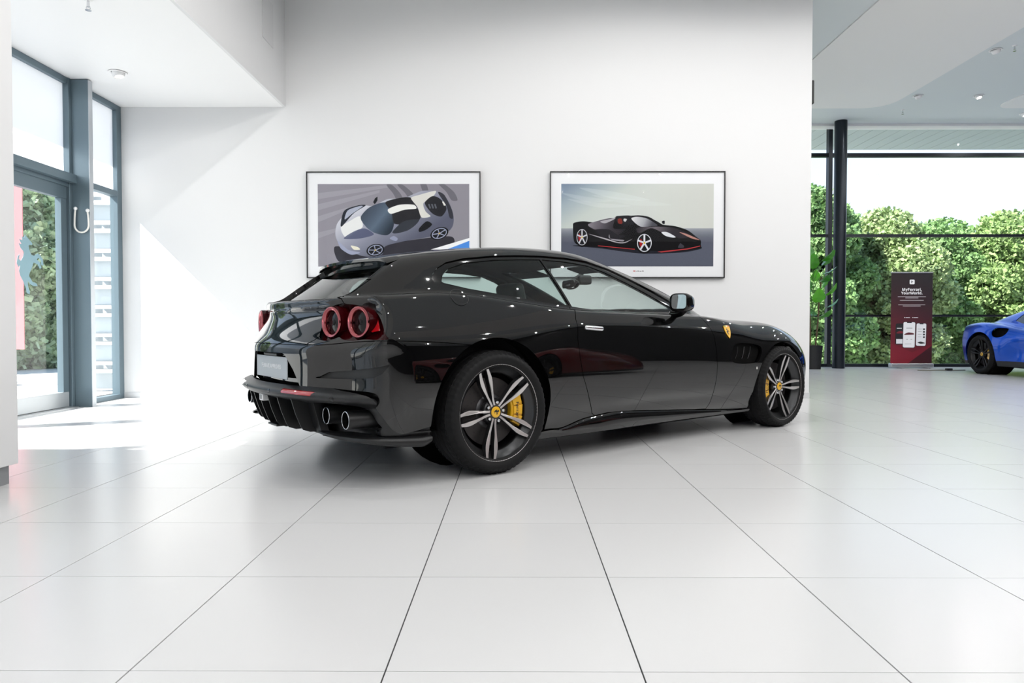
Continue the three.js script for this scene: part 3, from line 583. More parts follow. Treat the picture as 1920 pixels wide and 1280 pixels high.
  // glass and its surrounds
  const qg = outline([[-.185, 1.103], [-.165, 1.145], [-.12, 1.183], [-.003, 1.224], [.205, 1.253], [.42, 1.270], [.585, 1.279], [.693, .975], [.433, .998], [.194, 1.031], [-.033, 1.064], [-.13, 1.085], [-.175, 1.095]]);
  const dg = outline([[.603, 1.279], [.80, 1.277], [1.0, 1.262], [1.148, 1.222], [1.339, 1.150], [1.537, 1.066], [1.717, .988], [1.765, .953], [1.70, .948], [1.25, .943], [1.02, .946], [.85, .956], [.712, .969]]);
  const side = clip(half, (x, y, z) => (y > 0.9 ? DLO(x, y) + 0.001 : 0.5), 2);
  const trim = clip(clip(side, (x, y) => -qg(x, y), 2), (x, y) => -dg(x, y), 2);
  const qglass = clip(side, (x, y) => qg(x, y) - 0.004, 2), dglass = clip(side, (x, y) => dg(x, y) - 0.004, 2);
  for (const s of MIRROR) {
    add('window_surround', panel(shift(trim, -0.009), 0.02, [s]), M.gloss, car);
    add('quarter_glass', panel(shift(qglass, -0.013), 0, [s]), M.quarter ??= phys(lin(0.66, 0.80, 0.76), { roughness: 0, transmission: 1, thickness: 0, ior: 1.5 }), car);
    add('door_glass', panel(shift(dglass, -0.013), 0, [s]), M.carglass, car);
  }
  const rearGlass = clip(half, (x, y, z) => hatch(x, y, z) + 0.002, 1), front = clip(half, (x, y, z) => screen(x, y, z) + 0.001, 1);
  add('rear_window', panel(shift(rearGlass, -0.026), 0, MIRROR), M.tinted, car);
  add('rear_window_frame', panel({ ...rearGlass, tri: [] }, 0.03, MIRROR), M.gloss, car);
  add('windscreen', panel(shift(front, -0.005), 0, MIRROR), M.carglass, car);
  const inner = outline([[-.2, 1.01], [.40, 1.01], [.485, 1.03], [.465, 1.14], [.44, 1.175], [.3, 1.185], [-.2, 1.188]]);
  add('rear_window_band', panel(shift(clip(rearGlass, (x, y, z) => -inner(z, y), 2), -0.028), 0, MIRROR), M.black, car);
  // lining
  let lining = clip(half, (x, y, z) => 0.985 - y, 0); lining = clip(lining, (x, y, z) => Math.max(x - 2.0, -0.72 - x), 0);
  lining = clip(clip(clip(lining, (x, y) => -DLO(x, y) + 0.012, 1), (x, y, z) => -hatch(x, y, z) + 0.01, 1), (x, y, z) => -screen(x, y, z) + 0.015, 1);
  add('headliner', panel(shift(lining, -0.028), 0, MIRROR), M.cabinFabric, car);
  const tubS = clip(half, (x, y, z) => Math.max(y - 0.95, 0.2 - y, x - 2.4, -0.6 - x), 0);
  add('cabin_tub', panel(warp(tubS, (x, y, z, a, b, c) => [x, y - 0.02, z * 0.84]), 0, MIRROR), M.cabinFabric, car);
  // inset panels behind the openings
  const inLights = clip(half, (x, y, z) => lights(x, y, z) - 0.004, 1);
  const inPlate = clip(clip(half, (x, y, z) => plate(x, y, z) - 0.01, 1), (x, y) => bumperLow(x) - 0.01 - y, 0);
  const recess = add('plate_recess', panel(warp(inPlate, (x, y, z) => [x + 0.05 + (0.69 - y) * 0.06, y, z]), 0, MIRROR), M.paint, bp);
  for (const s of MIRROR) {
    const lamp = new THREE.Group(); lamp.name = 'tail_light'; car.add(lamp);
    add('light_housing', panel(shift(inLights, -0.030), 0, [s]), M.deepred, lamp);
    add('light_surround', panel({ ...inLights, tri: [] }, 0.032, [s]), M.black, lamp);
    add('fender_vent', panel(shift(clip(half, (x, y) => ventO(x, y) - 0.003, 1), -0.035), 0, [s]), M.well, car);
    add('bumper_gill', panel(shift(clip(half, (x, y, z) => gill(x, y, z) - 0.003, 1), -0.02), 0, [s]), M.satin, car);
    for (let k = 0; k < 3; k++) { const x = 2.335 + k * 0.085; add('vent_slat', tube([[x - 0.022, 0.585, s * 0.928], [x, 0.63, s * 0.929], [x + 0.018, 0.675, s * 0.922]], 0.0045, 12, 6), M.gloss, car); }
    // round lamps
    for (const [zz, xx] of [[0.574, -0.822], [0.752, -0.75]]) {
      const a = Math.atan2(0.62 * zz, 1) * 0.55, ring = new THREE.Group(); ring.name = 'round_lamp'; lamp.add(ring);
      ring.position.set(xx, 0.858, s * zz); ring.rotation.y = s * a;
      const ry = (g) => g.rotateZ(Math.PI / 2);                    // lathe axis y -> -x (to the rear)
      add('lamp_ring', ry(lathe([[0.057, -0.02], [0.060, 0.004], [0.066, 0.011], [0.076, 0.017], [0.082, 0.015], [0.085, 0.006], [0.086, -0.02]], 56)), M.redchrome, ring);
      add('lamp_barrel', ry(lathe([[0.087, 0.006], [0.088, -0.03], [0.086, -0.09]], 56)), M.deepred, ring);
      add('lamp_lens', ry(lathe([[0.001, -0.008], [0.03, -0.010], [0.057, -0.014]], 40)), M.smoke, ring);
      add('lamp_reflector', ry(lathe([[0.001, -0.002], [0.012, -0.004], [0.016, -0.012]], 20)), M.smoke, ring);
    }
    const marker = add('side_marker', tubeStrip([[0.845, 0.835], [0.885, 0.80], [0.845, 0.79]], s), M.redlens, lamp);
  }
  function tubeStrip(zy, s) { // small red triangle beside the outer lamp, on the surface
    const tri = outline([[.822, .885], [.868, .82], [.83, .812], [.81, .82]]), g = clip(half, (x, y, z) => (x < -0.55 && y > 0.6 ? tri(z, y) : 0.5), 2); return panel(shift(g, -0.010), 0, [s]);
  }
}
// ---------------------------------------------------------------- black estate coupe: valance, diffuser, exhausts
const normalAt = (x, y, z) => { const g = grad(carF, x, y, z), l = Math.hypot(...g); return V(g[0] / l, g[1] / l, g[2] / l); };
function onSide(x, y) { let lo = 0.3, hi = 1.2; for (let i = 0; i < 40; i++) { const m = (lo + hi) / 2; carF(x, y, m) < 0 ? lo = m : hi = m; } return V(x, y, lo); }
function faceOut(o, p, n, lift = 0) { o.position.copy(p).addScaledVector(n, lift); o.quaternion.setFromUnitVectors(V(0, 0, 1), n); return o; }
{
  const valTail = spl([[0.16, -0.80], [0.28, -0.815], [0.35, -0.84], [0.395, -0.885], [0.425, -0.96], [0.447, -1.025], [0.47, -1.052], [0.49, -1.047], [0.503, -1.02], [0.518, -0.97], [0.56, -0.92]]);
  const valF = (x, y, z) => {
    const a = valTail(clamp(y, 0.15, 0.6)) + lerp(0.31, 0.275, sstep(0.52, 0.47, y)) * z * z, b = rearX(clamp(y, 0.2, 1), z) + 0.01;
    return smax(z - sideW(x, y) + 0.003, lerp(a, Math.min(a, b), sstep(0.74, 0.90, z) * sstep(0.46, 0.40, y)) - x, 0.13);
  };
  const raw = clip(isoMesh(valF, [-1.12, 0.14, -0.04], [-0.30, 0.62, 1.06], 0.0145), (x, y, z) => -z, 0); raw.cut = [];
  const lowLine = spl([[-1.1, 0.515], [-0.95, 0.515], [-0.87, 0.512], [-0.81, 0.499], [-0.76, 0.47], [-0.708, 0.399], [-0.641, 0.307], [-0.55, 0.285], [-0.3, 0.27]]);
  const pod = outline([[.452, .412], [.56, .432], [.76, .432], [.82, .416], [.855, .36], [.88, .314], [.86, .298], [.68, .288], [.53, .290], [.468, .345]], true, 100);
  let v = clip(raw, (x, y, z) => Math.min(y - lowLine(x) + 0.002, 0.006 - carF(x, y, z) + 0.3 * Math.max(0, z - 0.66)), 1);
  v = clip(v, (x, y, z) => Math.max(0.275 + (z < 0.5 ? 0.145 * sstep(0.5, 0.43, z) : 0) - y, x + 0.41), 1);
  v = clip(v, (x, y) => 0.412 - Math.hypot(x - RA[0], y - RA[1]), 1);
  const refl = outline([[.325, .499], [.605, .496], [.588, .472], [.338, .475]]), dot = (zc, yc) => (z, y) => Math.hypot(z - zc, y - yc) - 0.012;
  const base = v;
  v = clip(v, (x, y, z) => (x < -0.55 ? -pod(z, y) : -0.5), 2);
  v = clip(v, (x, y, z) => -refl(z, y), 2);
  const val = add('rear_valance', panel(v, 0.02, MIRROR), M.satin, car);
  for (const s of MIRROR) {
    const r = add('rear_reflector', panel(shift(clip(base, (x, y, z) => refl(z, y) + 0.001, 2), -0.001), 0.004, [s]), M.redlens, val); r.userData.label = 'red reflector strip';
    for (const [a, b] of [[0.20, 0.478], [0.735, 0.468]]) add('parking_sensor', panel(shift(clip(base, (x, y, z) => dot(a, b)(z, y), 2), 0.0015), 0.003, [s]), M.gloss, val);
    add('exhaust_recess', panel(warp(clip(base, (x, y, z) => (x < -0.55 ? pod(z, y) - 0.004 : 0.5), 1), (x, y, z) => [x + 0.13, y, z * 0.985]), 0, [s]), M.well, val);
    for (const z of [0.537, 0.783]) {
      const p = new THREE.Group(); p.name = 'exhaust_pipe'; p.position.set(-0.845, 0.358, s * z); car.add(p);
      const ax = (g) => g.rotateZ(Math.PI / 2);
      add('pipe', ax(lathe([[0.0455, 0.001], [0.0475, -0.003], [0.048, -0.02], [0.048, -0.22]], 48)), M.satin, p);
      add('pipe_lip', ax(lathe([[0.0415, -0.012], [0.042, 0.001], [0.0435, 0.003], [0.046, 0.0015]], 48)), M.chrome, p);
      add('pipe_bore', ax(lathe([[0.0416, -0.002], [0.039, -0.06], [0.038, -0.2], [0.001, -0.2]], 48)), M.well, p);
    }
    // side blade under the corner: a swept section that thickens towards the wheel
    const path = new THREE.CatmullRomCurve3([[-.893, .545], [-.878, .625], [-.838, .725], [-.765, .83], [-.665, .90], [-.55, .932], [-.425, .94]].map(([x, z]) => V(x, 0, z))), P = [], I = [], n = 40, q = 18;
    for (let i = 0; i <= n; i++) {
      const u = i / n, c = path.getPoint(u), t = path.getTangent(u), nx = -t.z, nz = t.x, w = 0.075 * Math.min(1, 0.25 + u * 3) * (u > 0.985 ? 0.8 : 1), yT = lerp(0.281, 0.262, u), yB = lerp(0.266, 0.192, Math.pow(u, 0.9)) + (u > 0.93 ? ((u - 0.93) / 0.07) ** 2 * 0.03 : 0);
      for (let k = 0; k < q; k++) { const a = k / q * Math.PI * 2, e = (v) => Math.sign(v) * Math.pow(Math.abs(v), 0.7), o = e(Math.cos(a)), h = e(Math.sin(a)); P.push(c.x - nx * w * (1 - o), (yT + yB) / 2 + h * (yT - yB) / 2, s * (c.z - nz * w * (1 - o))); }
    }
    for (let i = 0; i < n; i++) for (let k = 0; k < q; k++) { const a = i * q + k, b = i * q + (k + 1) % q; s > 0 ? I.push(a, b, a + q, b, b + q, a + q) : I.push(a, a + q, b, b, a + q, b + q); }
    for (let k = 1; k < q - 1; k++) { const o = n * q; s > 0 ? I.push(o, o + k, o + k + 1) : I.push(o, o + k + 1, o + k); }
    const bg = new THREE.BufferGeometry(); bg.setAttribute('position', new THREE.Float32BufferAttribute(P, 3)); bg.setIndex(I); add('corner_blade', creased(bg.toNonIndexed()), M.satin, car);
    add('corner_filler', panel(shift(clip(raw, (x, y, z) => Math.max(y - 0.31, 0.21 - y, x + 0.42, -0.86 - x, 0.3 - z, 0.415 - Math.hypot(x - RA[0], y - RA[1])), 0), -0.012), 0, [s]), M.satin, car);
  }
  // diffuser: tray and upright fins
  const tray = extrude([[-0.93, 0.43], [-0.885, 0.265], [-0.86, 0.238], [-0.5, 0.15], [-0.5, 0.17], [-0.84, 0.265], [-0.885, 0.43]], 0.92).translate(0, 0, -0.46);
  { const p = tray.attributes.position; for (let i = 0; i < p.count; i++) p.setX(i, p.getX(i) + 0.2 * p.getZ(i) ** 2); }
  const df = new THREE.Group(); df.name = 'diffuser'; car.add(df);
  add('tray', tray, M.satin, df);
  for (const z of [-0.36, -0.205, -0.075, 0.075, 0.205, 0.36]) add('diffuser_fin', extrude([[-1.012, 0.452], [-0.985, 0.36], [-0.955, 0.285], [-0.94, 0.264], [-0.90, 0.25], [-0.86, 0.25], [-0.88, 0.43], [-0.93, 0.455]], 0.006, 0.0015).translate(0.27 * z * z, 0, z - 0.003), M.satin, df);
  add('diffuser_edge', box(-0.955, -0.88, 0.254, 0.266, -0.075, 0.075, 0.004), M.satin, df);
  const fog = add('fog_lamp', box(-1.02, -0.98, 0.405, 0.447, -0.03, 0.03, 0.006), M.white, df); fog.userData.label = 'small white fog lamp';
  add('fog_lamp_lens', box(-1.022, -1.018, 0.413, 0.439, -0.014, 0.014, 0.001), std(lin(0.25, 0.26, 0.27), 0.2), fog);
  // number plate
  const pl = add('number_plate', box(-0.958, -0.952, 0.538, 0.664, -0.262, 0.262, 0.002), std(lin(0.42, 0.45, 0.48), 0.35, 0.25), car);
  pl.userData.label = 'grey dealer plate with white lettering'; 
  add('plate_lettering', textGeo('FERRARI APPROVED', 0.026, 0.001).scale(1, 1, 1).rotateY(-Math.PI / 2).translate(-0.9582, 0.605, 0), std(0xf4f6f8, 0.5), pl);
  add('plate_lamp', box(-0.965, -0.935, 0.668, 0.682, -0.11, 0.11, 0.003), M.black, car);
}
{ // roof spoiler over the rear window
  const nz = 160, nx = 16, P = [], I = [], trail = (z) => -0.535 + 0.30 * z * z;
  const noHatch = (x, y, z) => smax(z - (cabinW(x) - 0.46 * (y - 0.95) - 0.28 * (y - 0.95) * Math.abs(y - 0.95)), y - roofT(x, z), 0.085);
  const top = (x, z) => { let lo = 1.0, hi = 1.5; for (let i = 0; i < 30; i++) { const m = (lo + hi) / 2; noHatch(x, m, Math.abs(z)) < 0 ? lo = m : hi = m; } return lo + 0.003 * Math.min(1, Math.max(0, 0.498 - Math.abs(z)) / 0.06) - 0.001; }, half = 0.50, row = [];
  for (let i = 0; i <= nz; i++) {
    const z = lerp(-half, half, i / nz), t = trail(z), ring = [], e = Math.sqrt(Math.min(1, (half - Math.abs(z)) / 0.06));
    const f0 = t + 0.12;
    for (let k = 0; k <= nx; k++) { const x = lerp(f0, t, k / nx); ring.push([x, top(x, z) - 0.004 * (1 - Math.min(1, k / 2.5)), z]); }
    for (let k = nx; k >= 0; k--) { const x = lerp(f0, t + 0.003, k / nx); ring.push([x, top(x, z) - 0.002 - (0.013 + 0.03 * (1 - k / nx)) * e, z]); }
    row.push(ring);
  }
  const k = row[0].length; row.forEach((r) => r.forEach((p) => P.push(...p)));
  for (let i = 0; i < nz; i++) for (let j = 0; j < k; j++) { const a = i * k + j, b = i * k + (j + 1) % k; I.push(a, a + k, b, b, a + k, b + k); }
  const g = new THREE.BufferGeometry(); g.setAttribute('position', new THREE.Float32BufferAttribute(P, 3)); g.setIndex(I);
  const q = g.toNonIndexed(); const sm = creased(q); add('roof_spoiler', sm, M.paint, car);
}
function creased(g) { g.computeVertexNormals(); // smooth where faces meet flat
  const p = g.attributes.position, n = g.attributes.normal, acc = new Map(), key = (i) => [p.getX(i), p.getY(i), p.getZ(i)].map((v) => Math.round(v * 2e4)).join();
  for (let i = 0; i < p.count; i++) { const k = key(i); if (!acc.has(k)) acc.set(k, []); acc.get(k).push(V(n.getX(i), n.getY(i), n.getZ(i))); }
  for (let i = 0; i < p.count; i++) { const me = V(n.getX(i), n.getY(i), n.getZ(i)), s = V(0, 0, 0); for (const o of acc.get(key(i))) if (o.dot(me) > 0.75) s.add(o); s.normalize(); n.setXYZ(i, s.x, s.y, s.z); }
  return g;
}
// ---------------------------------------------------------------- mirrors, badge, cap, interior
for (const s of MIRROR) {
  const m = new THREE.Group(); m.name = 'door_mirror'; car.add(m); m.position.set(1.60, 1.005, s * 0.985); m.rotation.y = s * 0.10;
  const g = new THREE.SphereGeometry(1, 40, 28), p = g.attributes.position, se = (v, e) => Math.sign(v) * Math.pow(Math.abs(v), e);
  for (let i = 0; i < p.count; i++) { let x = se(p.getX(i), 0.62) * 0.085, y = se(p.getY(i), 0.55) * 0.070, z = se(p.getZ(i), 0.6) * 0.082; const f = clamp((x + 0.085) / 0.17, 0, 1); y *= 1 - 0.42 * f * f; z *= 1 - 0.35 * f * f; y -= 0.006 * f; if (x < -0.062) x = -0.062 + (x + 0.062) * 0.15; p.setXYZ(i, x, y, z); }
  g.computeVertexNormals();
  add('mirror_housing', g, M.gloss, m);
  add('mirror_glass', new THREE.ExtrudeGeometry(rrect(0.118, 0.098, 0.03), { depth: 0.003, bevelEnabled: false, curveSegments: 10 }).rotateY(-Math.PI / 2).translate(-0.0655, 0.004, s * 0.008), std(lin(0.8, 0.82, 0.84), 0.02, 1), m);
  add('mirror_arm', tube([[0.02, -0.05, 0], [0.05, -0.075, -s * 0.05], [0.075, -0.085, -s * 0.11], [0.10, -0.08, -s * 0.16]], 0.022, 24, 12).scale(1, 1, 1), M.gloss, m);
}
function rrect(w, h, r) { const s = new THREE.Shape(), x = w / 2, y = h / 2; s.moveTo(-x + r, -y); s.lineTo(x - r, -y); s.quadraticCurveTo(x, -y, x, -y + r); s.lineTo(x, y - r); s.quadraticCurveTo(x, y, x - r, y); s.lineTo(-x + r, y); s.quadraticCurveTo(-x, y, -x, y - r); s.lineTo(-x, -y + r); s.quadraticCurveTo(-x, -y, -x + r, -y); return s; }
for (const s of MIRROR) {
  const p = onSide(2.225, 0.797), n = normalAt(p.x, p.y, p.z); p.z *= s; n.z *= s;
  const b = new THREE.Group(); b.name = 'fender_badge'; b.userData.label = 'yellow shield badge with black rearing horse'; car.add(b); faceOut(b, p, n, 0.001);
  if (s < 0) b.rotateZ(Math.PI);
  const sh = new THREE.Shape(); sh.moveTo(-0.036, 0.045); sh.quadraticCurveTo(0, 0.054, 0.036, 0.045); sh.quadraticCurveTo(0.043, -0.01, 0, -0.056); sh.quadraticCurveTo(-0.043, -0.01, -0.036, 0.045);
  add('shield', extrude(sh, 0.003, 0.0008), M.yellow, b);
  for (const [i, c] of [[0, lin(0.02, 0.25, 0.05)], [1, lin(0.8, 0.8, 0.8)], [2, lin(0.5, 0.01, 0.01)]]) add('stripe', box(-0.033 + i * 0.022, -0.011 + i * 0.022, 0.039, 0.045, 0.003, 0.0042), std(c, 0.4), b);
  add('horse', extrude(horseShape(0.038, 0.058), 0.001).translate(0, -0.004, 0.003), M.black, b);
}
{
  const p = onSide(-0.19, 1.003), n = normalAt(p.x, p.y, p.z);
  faceOut(add('fuel_cap_seam', new THREE.TorusGeometry(0.056, 0.0014, 8, 48), M.black, car), p, n, -0.0004);
  const q = onSide(2.575, 0.505); faceOut(add('side_repeater', new THREE.SphereGeometry(0.012, 20, 12).scale(0.8, 1, 0.4), std(lin(0.8, 0.78, 0.75), 0.1, 0.6), car), q, normalAt(q.x, q.y, q.z), 0.001);
}
{ // cabin
  const seat = (x, z, rear) => {
    const o = new THREE.Group(); o.name = rear ? 'rear_seat' : 'front_seat'; o.position.set(x, 0, z); car.add(o);
    add('cushion', new RoundedBoxGeometry(0.5, 0.14, 0.48, 4, 0.06).translate(0.15, 0.42, 0), M.leather, o);
    add('backrest', new RoundedBoxGeometry(0.13, rear ? 0.46 : 0.58, 0.46, 4, 0.06).translate(0, rear ? 0.23 : 0.29, 0).rotateZ(0.33).translate(-0.08, 0.42, 0), M.leather, o);
    add('headrest', new RoundedBoxGeometry(0.09, 0.16, 0.25, 4, 0.04).rotateZ(0.25).translate(rear ? -0.27 : -0.30, rear ? 0.93 : 1.05, 0), M.leather, o);
  };
  for (const z of [0.36, -0.36]) { seat(0.85, z, false); seat(0.12, z * 0.9, true); }
  add('dashboard', new RoundedBoxGeometry(0.62, 0.30, 1.38, 4, 0.08).translate(1.92, 0.765, 0), M.leather, car);
  add('centre_console', new RoundedBoxGeometry(1.2, 0.2, 0.22, 3, 0.05).translate(1.1, 0.45, 0), M.leather, car);
  const sw = new THREE.Group(); sw.name = 'steering_wheel'; sw.position.set(1.48, 0.745, 0.37); sw.rotation.z = 0.45; car.add(sw);
  add('wheel_rim', new THREE.TorusGeometry(0.175, 0.016, 12, 48).rotateY(Math.PI / 2), M.leather, sw);
  add('wheel_boss', new RoundedBoxGeometry(0.05, 0.11, 0.16, 3, 0.02), M.leather, sw);
  add('wheel_spoke', box(-0.01, 0.01, -0.02, 0.02, -0.17, 0.17, 0.004), M.satin, sw);
  const rm = new THREE.Group(); rm.name = 'rear_view_mirror'; rm.position.set(1.425, 1.172, 0.02); rm.rotation.y = -0.25; car.add(rm);
  add('mirror_case', new THREE.SphereGeometry(1, 32, 20).scale(0.03, 0.042, 0.125), M.gloss, rm);
  add('mirror_face', new THREE.ExtrudeGeometry(rrect(0.205, 0.062, 0.028), { depth: 0.002, bevelEnabled: false }).rotateY(-Math.PI / 2).translate(-0.0265, 0, 0), std(lin(0.8, 0.82, 0.84), 0.02, 1), rm);
  add('mirror_stalk', [tube([[0.01, 0.03, 0], [0.06, 0.06, 0], [0.10, 0.09, 0]], 0.016, 10, 8), box(0.05, 0.17, 0.0, 0.075, -0.045, 0.045, 0.02)], M.black, rm);
  for (const z of [0.36, -0.36]) add('sun_visor', new RoundedBoxGeometry(0.15, 0.016, 0.36, 2, 0.007).rotateZ(-0.22).translate(1.30, 1.262, z), M.cabinFabric, car);
  add('parcel_shelf', box(-0.72, -0.25, 0.90, 0.93, -0.52, 0.52), M.cabinFabric, car);
  add('under_tray', [box(-0.35, 3.6, 0.155, 0.19, -0.6, 0.6), box(0.42, 2.52, 0.14, 0.17, -0.84, 0.84)], M.well, car);
}
for (const [A, w] of [[RA, 0.30], [FA, 0.26]]) for (const s of MIRROR) {
  const g = new THREE.CylinderGeometry(A[2] + 0.012, A[2] + 0.012, 0.30, 48, 1, true).rotateX(Math.PI / 2).translate(A[0], A[1], s * 0.705);
  const p = g.attributes.position; for (let i = 0; i < p.count; i++) if (p.getY(i) < 0.27) p.setY(i, 0.27);
  add('wheel_well', [g, new THREE.CircleGeometry(A[2] + 0.02, 40).translate(A[0], A[1] + 0.06, s * 0.57)], M.well, car);
}
for (const [x, R, w, z] of [[0, 0.352, 0.262, 0.967], [2.965, 0.337, 0.245, 0.952]]) for (const s of MIRROR) {
  const h = new THREE.Group(); h.name = 'wheel'; h.position.set(x, R - 0.002, s * z); if (s < 0) h.rotation.y = Math.PI; car.add(h);
  wheel(h, { R, rim: 0.273, width: w, twist: x > 1 ? 0.03 + 1.257 : 0.1 + Math.PI - 0.0, caliper: (x > 1 ? Math.PI : 0) * 1, side: s });
}
// ---------------------------------------------------------------- framed pictures on the back wall
function drawAsphalt(g, w, h, base) {
  g.fillStyle = base; g.fillRect(0, 0, w, h);
  for (let i = 0; i < 9000; i++) { const v = rnd() < 0.5 ? 255 : 0; g.fillStyle = `rgba(${v},${v},${v},${rnd() * 0.07})`; g.fillRect(rnd() * w, rnd() * h, 1 + rnd() * 7, 1 + rnd() * 1.5); }
}
const poly = (g, fill, pts) => { g.fillStyle = fill; g.beginPath(); pts.forEach(([x, y], i) => g[i ? 'lineTo' : 'moveTo'](x, y)); g.closePath(); g.fill(); };
function curve(g, fill, pts) { // closed smooth outline through the points
  const n = pts.length, P = (i) => pts[(i + n) % n]; g.fillStyle = fill; g.beginPath(); g.moveTo(...P(0));
  for (let i = 0; i < n; i++) { const a = P(i - 1), b = P(i), c = P(i + 1), d = P(i + 2), k = 0.14; g.bezierCurveTo(b[0] + (c[0] - a[0]) * k, b[1] + (c[1] - a[1]) * k, c[0] - (d[0] - b[0]) * k, c[1] - (d[1] - b[1]) * k, c[0], c[1]); }
  g.closePath(); g.fill();
}
const grd = (g, x0, y0, x1, y1, ...st) => { const q = g.createLinearGradient(x0, y0, x1, y1); st.forEach(([t, c]) => q.addColorStop(t, c)); return q; };
function picWheel(g, x, y, rx, ry, tilt, rimc, blade, cal) {
  g.save(); g.translate(x, y); g.rotate(tilt);
  g.fillStyle = '#08080b'; g.beginPath(); g.ellipse(0, 0, rx, ry, 0, 0, 7); g.fill();
  g.fillStyle = '#14151a'; g.beginPath(); g.ellipse(0, 0, rx * 0.8, ry * 0.8, 0, 0, 7); g.fill();
  if (cal) { g.fillStyle = cal; g.beginPath(); g.ellipse(-rx * 0.4, 0, rx * 0.16, ry * 0.36, 0, 0, 7); g.fill(); }
  g.strokeStyle = rimc; g.lineWidth = rx * 0.09; g.beginPath(); g.ellipse(0, 0, rx * 0.78, ry * 0.78, 0, 0, 7); g.stroke();
  g.lineWidth = rx * blade; for (let k = 0; k < 5; k++) { const a = k * 1.2566 - 1.57; g.beginPath(); g.moveTo(0, 0); g.lineTo(Math.cos(a) * rx * 0.76, Math.sin(a) * ry * 0.76); g.stroke(); }
  g.fillStyle = '#d8b840'; g.beginPath(); g.ellipse(0, 0, rx * 0.1, ry * 0.1, 0, 0, 7); g.fill(); g.restore();
}
// both prints are drawn in crop pixels of 1518 x 818
function printSilver(g, w, h) {
  g.scale(w / 1518, h / 818); drawAsphalt(g, 1518, 818, '#8d8a93');
  for (const [a, b, c, d] of [[0, 90, 700, 10], [0, 200, 620, 60], [0, 320, 300, 230], [0, 480, 260, 420]]) poly(g, 'rgba(225,225,230,.16)', [[a, b], [c, d], [c, d + 26], [a, b + 60]]);
  for (const [x, y, k] of [[690, 10, 160], [800, 10, 190], [1030, 0, 60], [1210, 0, 200]]) curve(g, 'rgba(40,38,46,.33)', [[x, y], [x + 55, y], [x + 55 + k * 0.5, y + 80], [x + 70 + k * 0.6, 160], [x + 10 + k * 0.6, 160], [x + k * 0.4, y + 80]]);
  curve(g, 'rgba(30,30,38,.85)', [[170, 620], [200, 760], [330, 790], [470, 818], [1100, 818], [1340, 640], [1330, 520], [900, 560], [400, 640]]);
  // body
  const body = grd(g, 400, 200, 700, 700, [0, '#d2d3da'], [0.45, '#989aa9'], [1, '#585b6c']);
  curve(g, body, [[175, 500], [190, 400], [240, 330], [290, 260], [350, 225], [440, 208], [560, 214], [700, 150], [860, 140], [960, 100], [1050, 68], [1170, 70], [1250, 100], [1310, 170], [1350, 270], [1362, 350], [1350, 420], [1300, 470], [1180, 455], [1130, 520], [900, 560], [680, 615], [640, 700], [500, 720], [400, 700], [300, 650], [210, 590]]);
  curve(g, '#e2e3e2', [[230, 430], [330, 360], [420, 320], [450, 420], [380, 470], [280, 530]]);              // stripe on the nose
  curve(g, 'rgba(70,76,104,.8)', [[260, 540], [360, 470], [470, 440], [560, 500], [420, 540]]);
  curve(g, '#23262f', [[270, 260], [400, 212], [480, 212], [360, 290], [240, 420], [232, 370]]);              // far headlight channel
  curve(g, 'rgba(180,186,204,.9)', [[300, 262], [410, 220], [450, 222], [350, 290], [270, 350]]);
  curve(g, grd(g, 470, 240, 760, 480, [0, '#38414f'], [0.5, '#59697b'], [1, '#1a222c']), [[430, 330], [520, 230], [680, 182], [740, 280], [765, 380], [740, 470], [680, 508], [560, 480], [480, 420]]);   // windscreen
  curve(g, '#232327', [[680, 180], [840, 135], [940, 140], [1000, 240], [1030, 330], [960, 400], [800, 400], [760, 380], [735, 270]]);   // roof
  curve(g, '#e8e8e4', [[705, 250], [820, 205], [960, 205], [985, 245], [870, 255], [735, 295]]);                                          // roof stripe
  curve(g, '#30343c', [[750, 470], [860, 370], [1010, 350], [985, 400], [900, 460], [780, 490]]);                                         // side glass
  curve(g, '#d5d4ce', [[935, 140], [1010, 110], [1180, 68], [1150, 130], [1060, 190], [1080, 270], [1130, 320], [1040, 330], [1000, 230]]);
  curve(g, '#26262a', [[1075, 180], [1150, 120], [1230, 150], [1290, 240], [1240, 320], [1160, 300], [1100, 240]]);                       // engine cover
  for (let k = 0; k < 3; k++) poly(g, '#5c5f68', [[1105 + k * 30, 200], [1120 + k * 30, 196], [1135 + k * 30, 240], [1120 + k * 30, 244]]);
  poly(g, '#dddcd8', [[1245, 175], [1290, 165], [1315, 205], [1265, 215]]);
  curve(g, '#34353d', [[1205, 85], [1270, 110], [1345, 260], [1355, 340], [1320, 330], [1290, 220]]);
  curve(g, '#111217', [[1015, 440], [1090, 370], [1145, 400], [1090, 450], [1020, 475]]);                                                  // side intake
  curve(g, '#8f95ad', [[720, 540], [760, 515], [800, 540], [780, 565]]); poly(g, '#15161b', [[555, 180], [575, 140], [600, 125], [598, 165], [572, 200]]);
  curve(g, '#e6e2cf', [[330, 610], [400, 625], [420, 650], [360, 650]]); curve(g, '#9a9fb6', [[200, 560], [300, 650], [420, 680], [330, 700], [230, 640]]);
  picWheel(g, 575, 655, 90, 60, -0.2, '#9aa0b8', 0.1); picWheel(g, 1218, 490, 94, 58, -0.35, '#9aa0b8', 0.1);
  poly(g, '#f2f3f5', [[1130, 650], [1518, 535], [1518, 565], [1290, 650]]); poly(g, '#4d8de0', [[1290, 650], [1518, 563], [1518, 660], [1240, 680]]);
}
